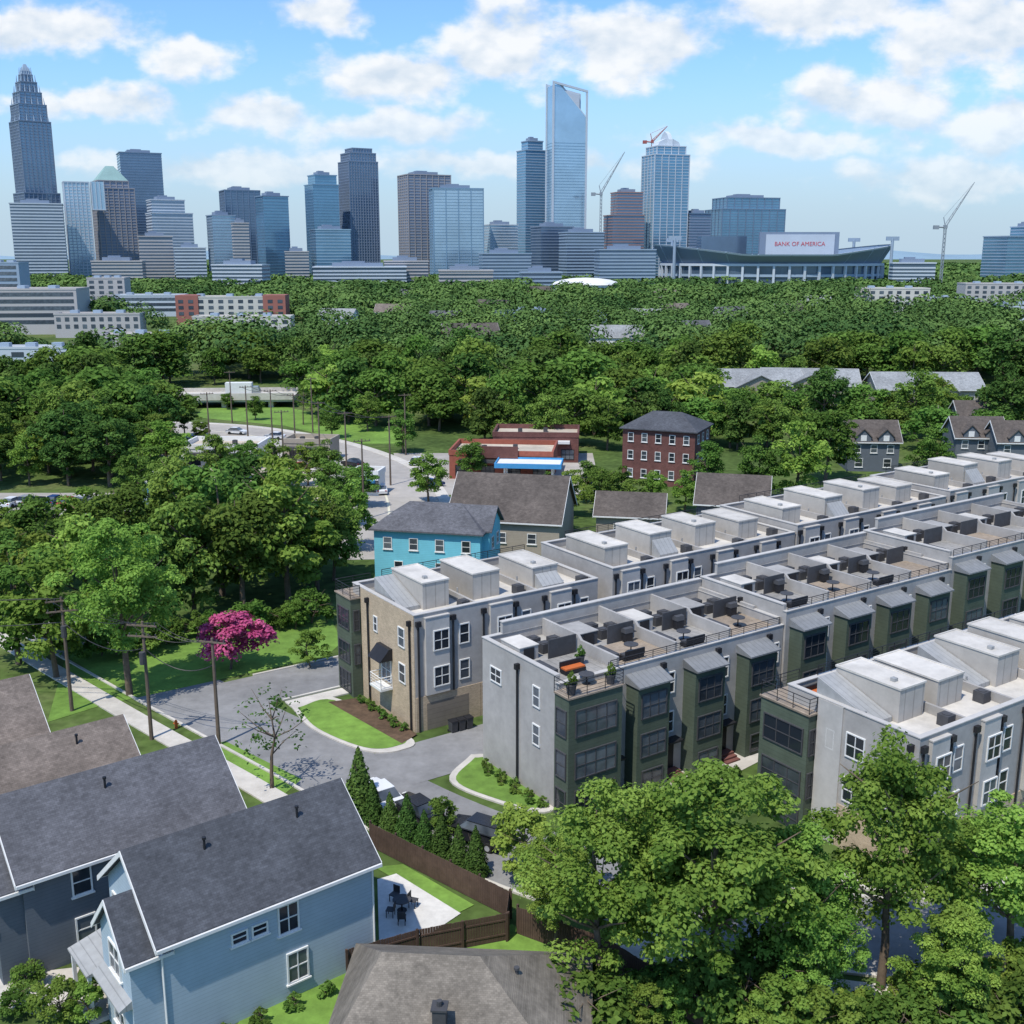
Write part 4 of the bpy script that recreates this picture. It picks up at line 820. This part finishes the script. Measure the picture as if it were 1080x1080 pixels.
# ---------------------------------------------------------------- cars
def car(label,p,rz,m,group,suv=False,detail=True):
    t=thing('parked_car',label,'car',(p[0],p[1],.03),rz,group); h=.22 if suv else 0
    b=MB(); pr=[(-2.2,.32),(-2.26,.75+h*.5),(-2.12,.95+h),(-1.3,1.0+h),(1.0,.98+h),(2.05,.82+h),(2.24,.62),(2.2,.32)]
    n=len(pr); vs=[]
    for y,q in ((-.78,.97),(-.9,1.0),(.9,1.0),(.78,.97)): vs+=[(x*q,y,z) for x,z in pr]
    fs=[tuple(range(n)),tuple(range(3*n,4*n))[::-1]]
    for k in range(3): fs+=[(k*n+i,(k+1)*n+i,(k+1)*n+(i+1)%n,k*n+(i+1)%n) for i in range(n)]
    b.add(vs,fs); b.build('body',M[m],t)
    x0,x1,u0,u1=(-2.05,.95,-1.75,.35) if suv else (-1.75,1.05,-1.15,.3); z0,z1=1.0+h,1.46+h*1.2
    b=MB(); b.add([(x0,-.8,z0),(x1,-.8,z0),(x1,.8,z0),(x0,.8,z0),(u0,-.62,z1),(u1,-.62,z1),(u1,.62,z1),(u0,.62,z1)],[(0,1,5,4),(1,2,6,5),(2,3,7,6),(3,0,4,7),(4,5,6,7)]); b.build('windows',M['glass'],t)
    b=MB(); b.box(u0-.03,u1+.03,-.64,.64,z1,z1+.05); b.build('roof',M[m],t)
    for x in (-1.35,1.38):
        for s in (-1,1):
            b=MB(); b.cyl((x,s*.74,.33),(x,s*.93,.33),.33,n=14); w=b.build('wheel',M['rubber'],t)
            if detail: b=MB(); b.cyl((x,s*.931,.33),(x,s*.945,.33),.2,n=10); b.build('rim',M['silver'],w)
    for s in (-1,1):
        b=MB(); b.box(2.14,2.26,s*.62-.17,s*.62+.17,.64,.76); b.build('headlight',M['lamp'],t); b=MB(); b.box(-2.28,-2.18,s*.64-.15,s*.64+.15,.72,.86); b.build('tail_light',M['tail'],t)
car('white car parked by the conifers at the roadside',at(400,846),R(125),'whitecar','cars parked on the near street')
car('small black car half hidden behind shrubs on the street',at(438,862),R(130),'blackcar','cars parked on the near street'); car('black suv parked in front of the green bayed block',at(503,888),R(150),'blackcar','cars parked on the near street',True)
cm_=['whitecar','silver','blackcar','bluecar','redcar','whitecar','silver','bluecar']
nm_=['white','silver','black','blue','red','second white','second silver','second blue']
for i in range(8):
    p=at(14+i*15,534-(i%2)*2); car(nm_[i]+' car in the car park row at left, '+['leftmost','second along','third along','fourth along','fifth along','sixth along','seventh along','rightmost'][i],p,R(80),cm_[i],'cars in the left car park',detail=False)
CL=[(250,458,'whitecar',-15,'white car driving at the far end of the avenue'),(330,474,'silver',-30,'silver car driving along the avenue bend'),(392,505,'redcar',-60,'red car on the avenue near the junction'),(600,508,'whitecar',80,'white car parked right of the red shop'),(618,510,'blackcar',80,'black car parked right of the red shop'),(455,514,'bluecar',40,'blue car parked left of the red shop'),
 (402,520,'whitecar',100,'white car waiting where the avenue meets the junction'),(372,492,'blackcar',140,'black car on the avenue heading away'),(290,463,'whitecar',160,'small white car halfway along the avenue'),(270,492,'silver',20,'silver car in the gravel yard'),(240,498,'blackcar',30,'black car in the gravel yard'),(318,496,'redcar',70,'red car in the gravel yard'),(440,490,'whitecar',75,'white car on the forecourt behind the junction tree'),(545,519,'silver',10,'silver car in front of the blue canopy')]
for px,py,m,rz,lab in CL: car(lab,at(px,py),R(rz),m,'cars around the avenue',detail=False)
t=thing('lorry','white box lorry crossing the concrete bridge','lorry',(p0.x+ln*.72,p0.y+4,2.8),ang); b=MB(); b.box(-4,2.6,-1.2,1.2,.9,3.6); b.build('cargo_box',M['white'],t); b=MB(); b.prismy([(2.7,.5),(4.6,.5),(4.6,1.5),(4.1,2.6),(2.7,2.6)],-1.1,1.1); b.build('cab',M['silver'],t)
for x in (-3,-1.8,3.6):
    for s in (-1,1): b=MB(); b.cyl((x,s*.85,.45),(x,s*1.15,.45),.45,n=12); b.build('wheel',M['rubber'],t)
# ---------------------------------------------------------------- fences & yard
def fence(label,pts,h=1.8):
    t=thing('wooden_fence',label,'fence',(0,0,0))
    for a,c in zip(pts[:-1],pts[1:]):
        a=Vector((a[0],a[1],0)); c=Vector((c[0],c[1],0)); l=(c-a).length; an=math.atan2(c.y-a.y,c.x-a.x); n=max(1,int(l/2.4))
        b=MB(); k=int(l/.15)
        for i in range(k):
            x=i*l/k; b.box(x,x+l/k-.012,-.012,.012,.05,h-.05+random.uniform(-.02,.02))
        b.box(0,l,.012,.05,.4,.5); b.box(0,l,.012,.05,h-.5,h-.4); b.build('board_panel',M['wood'],t,loc=a,rz=an)
        pm=MB().box(-.06,.06,.05,.17,0,h+.05).mesh('post',M['wood'])
        for i in range(n+1): p=a.lerp(c,i/n); put('post',pm,t,(p.x,p.y,0),an)
fence('dark brown board fence enclosing the yard behind the pale blue house',[at(390,893),at(537,968),at(534,992),at(440,1010),at(366,1032)])
fence('brown board fence running under the foreground trees',[at(545,985),at(640,1020),at(740,1085)],1.8)
sheet('patio',[at(398,928),at(418,922),at(486,964),at(450,988),at(400,998)],.05,M['patio'])
table('round dark table on the white patio behind the blue house',tuple(at(424,960,.05)),'patio furniture')
for i,(px,py) in enumerate(((416,950),(436,956),(424,974),(412,966))):
    t=thing('patio_chair',['dark chair on the patio, far left of the table','dark chair on the patio, right of the table','dark chair on the patio, nearest the camera','dark chair on the patio, left of the table'][i],'chair',at(px,py,.05),R([150,250,0,80][i]),'patio furniture')
    b=MB(); b.box(-.24,.24,-.24,.24,.42,.47); b.build('seat',M['dark'],t); b=MB(); b.box(-.24,.24,-.27,-.24,.47,.92); b.build('backrest',M['dark'],t)
    for x in (-.2,.2):
        for y in (-.2,.2): b=MB(); b.box(x-.02,x+.02,y-.02,y+.02,0,.42); b.build('leg',M['black'],t)
# ---------------------------------------------------------------- trees: named individuals
for i,(px,py,h,key,w,lab) in enumerate(((635,1062,13.8,'near0',1.0,'bright green tree left of the trio in the lower right foreground'),(752,1068,16.2,'near1',1.08,'largest bright green tree in the lower right foreground'),(832,1062,11.8,'near4',.92,'bright green tree between the largest one and the slim one'),(928,1044,15.8,'near2',.95,'slim upright bright tree in front of the lower right townhouses'),(1066,1040,12.2,'near3',1.15,'bright green tree cut by the lower right frame edge'),(698,1040,12.6,'near4',.88,'bright green tree just left of the largest foreground tree'),(585,1000,8.0,'near3',.95,'shorter bright tree at the left end of the foreground trees'),(1010,985,8.6,'near1',.95,'shorter bright tree in front of the right block garages'),(690,960,9.0,'near2',.95,'bright tree on the far kerb behind the largest tree'),(862,1075,8.0,'near3',1.0,'short bright tree at the bottom left of the slim tree'),(1000,1085,7.5,'near0',1.1,'short bright tree at the bottom right of the slim tree'))):
    tree(key,lab,at(px,py),h,wide=w)
cl=['tallest dark conifer by the white parked car','conifer at the upper end of the fence row','second conifer along the fence row','third conifer along the fence row','fourth conifer along the fence row','fifth conifer along the fence row','sixth conifer along the fence row','last conifer along the fence row']
for i,(px,py,h) in enumerate(((380,858,5.0),(394,868,3.2),(412,878,3.0),(430,887,3.5),(448,896,2.9),(466,905,3.3),(484,914,3.0),(502,923,3.4))): tree('conifer',cl[i],at(px,py),h,name='conifer_tree',group='conifers along the fence',wide=1.1)
for i,(px,py,h,key,lab) in enumerate(((552,925,5.4,'smalllime','small bright tree at roadside left of the foreground trees'),(468,882,3.2,'small','small leafy tree beside the black cars'),(287,832,8.4,'sparse','thin leaved grey branched tree beside the pavement'),(243,706,6.0,'pink','pink blossoming crape myrtle on the lawn'),(328,704,4.2,'smalllime','young tree beside the left corner of the tan block'),(600,950,5.0,'small','small tree under the left foreground tree'))):
    tree(key,lab,at(px,py),h,name={'pink':'blossom_tree'}.get(key,'small_tree'),wide=1.15 if key in('pink','sparse') else 1)
tree('near1','tall loose bright oak with bare lower trunk left of the pink tree',at(137,733),18.5,wide=.95)
big=[(20,700,14),(60,715,12),(95,672,14),(205,660,14.5),(258,652,16),(305,640,16.5),(335,622,12.5),(170,668,11),(235,628,17),(300,608,16),(10,650,12),(45,620,11.5),(130,615,14),(90,600,11),(200,600,15.5),(262,598,15)]
ks=['mid0','lime1','lime0','mid3','mid2','lime1','mid1','dark0']
wl=['in the left wood edge, by the lawn','at the left frame edge','in the second row of the left wood','behind the pink tree','in the back row of the left wood','left of the turquoise house']
desc=['broad mid green','rounded leafy','tall full crowned','spreading green','dense dark','bright sunlit','pale topped','deep shaded']
for i,(px,py,h) in enumerate(big): tree(ks[i%8],'%s tree %s, %s'%(desc[i%8],wl[i%6],['nearest','middle','farther'][i//6]),at(px,py),h,group='trees of the left wood',wide=random.uniform(.85,1.1))
for i,(px,py,h,key,lab) in enumerate(((352,612,12.0,'mid2','leafy tree hiding the road left of the turquoise house, nearest'),(372,580,10.5,'lime0','bright tree hiding the road left of the turquoise house'),(356,556,11.0,'mid0','leafy tree hiding the road left of the turquoise house, farthest'))): tree(key,lab,at(px,py),h,wide=.8)
for i in range(16):
    px=90+i*17; py=694-(px-80)*.14+random.uniform(-3,3); tree(['bush','smalllime','bush','small'][i%4],'low shrub along the lawn edge of the left wood',at(px,py),random.uniform(2,4),name='shrub',group='shrubs edging the left wood',cat='shrub')
mids=[(452,530,9,'lime0','round bright tree at the junction left of the red shop'),(497,508,8,'mid1','dark green tree in front of the red shop'),(530,470,11,'mid2','tree behind the red shop, left one'),(575,476,12,'mid3','tree behind the red shop, right one'),(640,475,12,'mid0','tall tree left of the red brick block'),(655,535,7,'small','small tree below the red brick block'),(602,545,7.5,'lime1','low bright tree right of the red shop'),(635,540,8,'mid2','low green tree next to the low bright tree'),(575,528,5,'small','bushy tree behind the dark brown roof'),(668,548,7,'mid0','leafy tree between the low dark roofs'),(722,540,7,'lime1','bright tree below the brick block right side'),(618,530,7,'mid3','bushy tree before the left side of the brick block'),(690,532,6,'lime0','bushy bright tree before the brick block'),(585,560,7,'mid1','bushy tree at the right end of the dark brown roof'),
 (745,520,9,'mid3','tree hugging the right side of the brick block'),(800,532,11,'mid1','leafy tree between the brick block and right houses'),(838,530,14,'lime1','tall bright tree in front of the right hand houses'),(870,508,15,'mid2','tall dark tree left of the white trimmed houses'),(868,470,17,'dark0','tallest tree behind the long grey halls, left one'),(978,505,10,'mid0','rounded tree between the white trimmed houses'),(965,462,15,'mid3','broad tree behind the white trimmed houses'),(1062,470,17,'dark1','tall dark tree at right frame edge'),(985,455,14,'lime0','bright tree behind right hand houses'),(700,470,12,'dark2','dark tree behind the red brick block'),(770,472,12,'mid1','leafy tree right behind the brick block'),(815,478,12,'mid0','leafy tree before the long grey halls'),(905,470,10,'mid2','low tree before the long grey halls'),(213,470,6,'mid1','tree at the gravel yard left side'),(195,460,8,'dark1','tree at the avenue left kerb'),(320,448,10,'sparse','thin leaved tree on the avenue lawn'),
 (168,486,10,'mid0','leafy tree screening the gravel yard at left'),(345,520,9,'mid1','leafy tree below the avenue bend, left one'),(325,512,8,'lime1','bright tree below the avenue bend'),(260,506,8,'mid2','leafy tree at the near edge of the gravel yard'),(290,514,9,'lime0','bright tree at the near edge of the gravel yard'),(228,510,9,'mid3','broad tree at the left of the gravel yard edge'),(350,462,8,'mid0','leafy tree on the avenue lawn, right one'),(270,443,6,'mid3','low tree on the avenue lawn, left one'),(388,455,9,'mid1','leafy tree where the lawn meets the avenue'),(240,432,5,'mid2','low tree before the bridge, right one'),(200,436,5.5,'lime0','low bright tree before the bridge'),(155,440,8,'mid1','tree before the left end of the bridge'),(425,478,9,'mid3','leafy tree beyond the avenue junction'),(380,535,8,'mid2','leafy tree right of the avenue kiosk'),
 (760,440,7,'mid0','low tree before the leftmost grey hall'),(798,440,6.5,'lime0','low bright tree before the middle grey hall'),(845,442,7,'mid2','low tree before the gap of the grey halls'),(890,441,6,'mid1','low tree at the right of the middle grey hall'),(930,442,7.5,'mid3','low tree before the rightmost grey hall'),(1000,442,8,'lime1','bright tree at the right end of the grey halls')]
for px,py,h,key,lab in mids: tree(key,lab,at(px,py),h)
# understory
for i in range(28):
    px=570+i*20+random.uniform(-12,12); py=random.uniform(1040,1120)
    if 870<px<1015: py=random.uniform(1070,1130)
    tree(['bush','smalllime','bush','smalllime'][i%4],'shaded shrub in the undergrowth below the foreground trees',at(px,py),random.uniform(2.4,4.6) if not 880<px<1000 else 3.0,name='shrub',group='undergrowth below the foreground trees',cat='shrub')
for i in range(5):
    p=H1+E*(2.4+i*1.9)-NN*.9; tree('shrub',['first','second','third','fourth','fifth'][i]+' round clipped shrub from the left along the blue wall',p,.95,name='shrub',group='clipped shrubs along the blue wall',cat='shrub')
for i,(px,py) in enumerate(((60,1085),(95,1080),(20,1070),(30,1040))): tree('smalllime' if i<2 else 'bush',['leafy shrub at the bottom left in front of the blue house','second leafy shrub at the bottom left corner','low dark shrub by the driveway edge','low dark shrub by the slate blue house'][i],at(px,py),[3.2,2.8,1.6,1.5][i],name='shrub',cat='shrub')
for i in range(9):
    p=local(Bo,-.6-(i%2)*.5,1+i*.9,.1)
    tree('shrub','low shrub in the bed along the grey end wall',p,.8,name='shrub',group='shrubs along the grey end wall',cat='shrub')
for i in range(8):
    p=local((-7.8,83.1),-.75-(i%2)*.3,.8+i*1.0,.15)
    tree('shrub','low shrub in the bed along the tan end wall',p,.75,name='shrub',group='shrubs along the tan end wall',cat='shrub')
for i in range(10): tree('shrub' if i%2 else 'small','planting between the green bays and the courtyard path',local(Bo,2+i*4,-3.2-(i%3)*.8,.1),[1.0,3.2][(i+1)%2],name='shrub',group='courtyard planting',cat='shrub')
# belt trees (individuals)
cnt=0; placed=[]
def fill(Q,n,keys,h0,h1,label,sp,group):
    global cnt
    P=[at(*q) for q in Q]; xs=[p.x for p in P]; ys=[p.y for p in P]; k=0; tries=0
    while k<n and tries<n*40:
        tries+=1; x=random.uniform(min(xs),max(xs)); y=random.uniform(min(ys),max(ys))
        if not inpoly(x,y,P) or blocked(x,y) or any((x-a)**2+(y-b)**2<sp*sp for a,b in placed): continue
        placed.append((x,y)); tree(random.choice(keys),label,(x,y,0),random.uniform(h0,h1),group=group,wide=random.uniform(.85,1.35)); k+=1; cnt+=1
bk=['belt0','belt1','beltd','belt2','beltl','belt0','beltd']
fill([(150,600),(130,480),(185,490),(200,570)],10,['mid0','mid1','lime1','mid2','lime0'],8,13,'leafy tree right of the left car park',7,'trees right of the left car park')
fill([(-30,592),(-30,566),(140,566),(145,592)],11,['mid0','lime1','mid2'],5,8,'low leafy tree on the near side of the left car park',6,'low trees before the left car park')
fill([(-30,516),(-30,480),(185,478),(140,516)],24,['mid0','mid1','dark1','mid2','lime0'],9,15,'leafy tree beyond the left car park',6.5,'trees beyond the left car park')
fill([(-40,485),(-40,425),(170,425),(185,470)],34,bk,9,17,'leafy tree in the belt between car park and bridge',7,'trees before the bridge')
fill([(300,440),(310,410),(700,405),(760,440),(740,475),(640,480),(430,462)],70,bk,8,18,'leafy tree in the belt behind the red shop',7,'trees behind the red shop')
fill([(760,480),(770,440),(1110,445),(1110,480)],26,bk,7,11,'leafy tree around the right hand houses',7,'trees around the right hand houses')
fill([(-40,420),(-40,398),(1120,392),(1120,416),(700,404),(310,408)],64,bk,8,18,'leafy tree in the tree belt this side of the far woodland',8,'trees before the far woodland')
# far woodland as one mass
def wood():
    g=np.random.default_rng(5); P=[];Nn=[];S=[];T=[]
    for Y0,Y1,area,nl,leaf in ((345,560,140,620,1.1),(560,900,240,380,1.65),(900,1500,300,130,3.0),(1500,3600,1300,45,8.5)):
        N=int(.5*(Y1**2-Y0**2)*1.02/area)
        y=np.sqrt(g.uniform(Y0**2,Y1**2,N)); x=g.uniform(-.53,.53,N)*y
        keep=np.array([not blocked(a,b) for a,b in zip(x,y)]); x=x[keep];y=y[keep];N=len(x)
        big=g.uniform(0,1,N)**1.3
        und=.5+.5*np.sin(x*.021+1.3)*np.sin(y*.017+x*.006)
        h=(6+13*big+g.uniform(0,2.5,N))*(1 if Y0<900 else .5+.35*und); Rr=(4.8+7.2*big+g.uniform(0,2,N))*(1 if Y0<900 else (1.3 if Y0<1500 else 3.0))
        nc=5; off=unit(g,N*nc).reshape(N,nc,3)*np.array([.5,.5,.2]); rad=g.uniform(.42,.8,(N,nc)); ct=g.uniform(0,1,(N,nc)); tt=g.uniform(0,1,N)*.75+und*.25
        k=g.integers(0,nc,(N,nl)); ii=np.arange(N)[:,None]
        e=unit(g,N*nl).reshape(N,nl,3); e[...,2]=np.abs(e[...,2])*1.0-.15
        c=np.stack([x,y,h*.55],1)[:,None,:]+off[ii,k]*np.stack([Rr,Rr,h],1)[:,None,:]
        sc=np.stack([Rr,Rr,h*.45],1)[:,None,:]
        p=c+e*(rad[ii,k]*g.uniform(.8,1.06,(N,nl)))[...,None]*sc; n=e*.85+np.array([0,0,.4])+g.normal(size=e.shape)*.24
        p[...,2]=np.maximum(p[...,2],.3)
        P.append(p.reshape(-1,3));Nn.append(n.reshape(-1,3)); S.append((leaf*g.uniform(.7,1.3,(N,nl))).reshape(-1)); T.append((tt[:,None]*.9+ct[ii,k]*.15+g.uniform(0,.14,(N,nl))-.15).reshape(-1))
    me=leaf_mesh('far_woodland',np.concatenate(P),np.concatenate(Nn),np.concatenate(S),np.concatenate(T),LF['far'],g)
    o=put('far_woodland',me); tag(o,'unbroken green woodland stretching from the houses to the skyline','woodland'); o['kind']='stuff'
wood()
# ---------------------------------------------------------------- sky, sun, camera
SE,SA=R(61),(-.55,-.83)   # sun elevation, horizontal direction towards the sun
w=bpy.data.worlds.new('World'); scene.world=w; w.use_nodes=True; nt=w.node_tree; bg=nt.nodes['Background']
az=math.atan2(SA[0],SA[1])
st=nn(nt,'ShaderNodeTexSky',sky_type='NISHITA',sun_disc=False,sun_elevation=SE,sun_rotation=az,air_density=1.0,dust_density=.6,ozone_density=3.0,altitude=100)
g=nn(nt,'ShaderNodeTexCoord').outputs['Generated']; sp=nn(nt,'ShaderNodeSeparateXYZ',{0:g})
ya=nn(nt,'ShaderNodeMath',{0:sp.outputs[1]},operation='ABSOLUTE'); yb=nn(nt,'ShaderNodeMath',{0:ya.outputs[0],1:.05},operation='MAXIMUM')
u=nn(nt,'ShaderNodeMath',{0:sp.outputs[0],1:yb.outputs[0]},operation='DIVIDE'); v=nn(nt,'ShaderNodeMath',{0:sp.outputs[2],1:yb.outputs[0]},operation='DIVIDE')
uv=nn(nt,'ShaderNodeCombineXYZ',{0:u.outputs[0],1:v.outputs[0]})
wn=nn(nt,'ShaderNodeTexNoise',{'Vector':uv.outputs[0],'Scale':18,'Detail':3,'Roughness':.6})
wv=nn(nt,'ShaderNodeVectorMath',{0:wn.outputs['Color'],1:(.5,.5,.5)},operation='SUBTRACT'); ws=nn(nt,'ShaderNodeVectorMath',{0:wv.outputs[0],1:(.07,.045,0)},operation='MULTIPLY')
uw=nn(nt,'ShaderNodeVectorMath',{0:uv.outputs[0],1:ws.outputs[0]},operation='ADD').outputs[0]
blobs=[(50,30,110,30),(208,52,58,28),(335,14,56,24),(425,80,115,28),(530,46,85,50),(665,46,140,42),(890,10,130,32),(1020,42,120,62),(930,105,125,34),(1060,132,90,34),(90,112,100,24),(270,120,80,24),(410,134,115,22),(840,146,160,20),(240,178,170,20),(1000,186,140,24),(545,176,220,18)]
acc=None
for (px,py,rx,ry) in blobs:
    b_=(540-py)/F; den=CP+b_*SP; cu_=(px-540)/F/den; cv=(-SP+b_*CP)/den
    s=nn(nt,'ShaderNodeVectorMath',{0:uw,1:(cu_,cv,0)},operation='SUBTRACT'); m_=nn(nt,'ShaderNodeVectorMath',{0:s.outputs[0],1:(F/rx,F/ry,0)},operation='MULTIPLY')
    l_=nn(nt,'ShaderNodeVectorMath',{0:m_.outputs[0]},operation='LENGTH'); q=nn(nt,'ShaderNodeMath',{0:1.0,1:l_.outputs['Value']},operation='SUBTRACT')
    acc=q.outputs[0] if acc is None else nn(nt,'ShaderNodeMath',{0:acc,1:q.outputs[0],2:.2},operation='SMOOTH_MAX').outputs[0]
st2=nn(nt,'ShaderNodeVectorMath',{0:uv.outputs[0],1:(1,1.6,1)},operation='MULTIPLY')
n1=nn(nt,'ShaderNodeTexNoise',{'Vector':st2.outputs[0],'Scale':14,'Detail':6,'Roughness':.56}); n1c=nn(nt,'ShaderNodeMapRange',{0:n1.outputs[0],1:.25,2:.75,3:-.62,4:.62})
sh2=nn(nt,'ShaderNodeVectorMath',{0:st2.outputs[0],1:(-.006,.02,0)},operation='ADD')
n1b=nn(nt,'ShaderNodeTexNoise',{'Vector':sh2.outputs[0],'Scale':14,'Detail':3,'Roughness':.56})
dif=nn(nt,'ShaderNodeMath',{0:n1.outputs[0],1:n1b.outputs[0]},operation='SUBTRACT')
dsum=nn(nt,'ShaderNodeMath',{0:acc,1:n1c.outputs[0]},operation='ADD')
cov=nn(nt,'ShaderNodeMapRange',{0:dsum.outputs[0],1:-.08,2:.58},interpolation_type='SMOOTHSTEP')
sh=nn(nt,'ShaderNodeMapRange',{0:dif.outputs[0],1:-.15,2:.09})
cc=nn(nt,'ShaderNodeMixRGB',{'Fac':sh.outputs[0],'Color1':(4.7,5.4,6.15,1),'Color2':(6.95,7.05,7.15,1)})
tint=nn(nt,'ShaderNodeMixRGB',{'Fac':1,'Color1':st.outputs[0],'Color2':(.92,1.2,1.48,1)},blend_type='MULTIPLY')
hz=nn(nt,'ShaderNodeMapRange',{0:v.outputs[0],1:.0,2:.19,3:.95,4:.0},interpolation_type='SMOOTHSTEP')
hzm=nn(nt,'ShaderNodeMixRGB',{'Fac':hz.outputs[0],'Color1':tint.outputs[0],'Color2':(3.6,4.65,5.6,1)})
fade=nn(nt,'ShaderNodeMapRange',{0:v.outputs[0],1:.03,2:.135,3:.4,4:.94})
cf=nn(nt,'ShaderNodeMath',{0:cov.outputs[0],1:fade.outputs[0]},operation='MULTIPLY')
mx=nn(nt,'ShaderNodeMixRGB',{'Fac':cf.outputs[0],'Color1':hzm.outputs[0],'Color2':cc.outputs[0]})
nt.links.new(mx.outputs[0],bg.inputs[0]); bg.inputs[1].default_value=.14
sl=bpy.data.lights.new('sun','SUN'); sl.energy=4.3; sl.angle=R(.6); sl.color=(1,.95,.86); so=bpy.data.objects.new('sun',sl); col.objects.link(so)
d=Vector((SA[0]*math.cos(SE),SA[1]*math.cos(SE),math.sin(SE))).normalized(); so.rotation_euler=d.to_track_quat('Z','Y').to_euler(); so.location=(0,0,200)
cd=bpy.data.cameras.new('camera'); cd.sensor_fit='HORIZONTAL'; cd.angle=R(50); cd.clip_end=30000; cd.clip_start=.5
co=bpy.data.objects.new('camera',cd); col.objects.link(co); co.location=(0,0,CH); co.rotation_euler=(R(90)-PITCH,0,0); scene.camera=co
scene.view_settings.view_transform='Standard'; scene.view_settings.look='None'; scene.view_settings.exposure=0
print('belt',cnt)
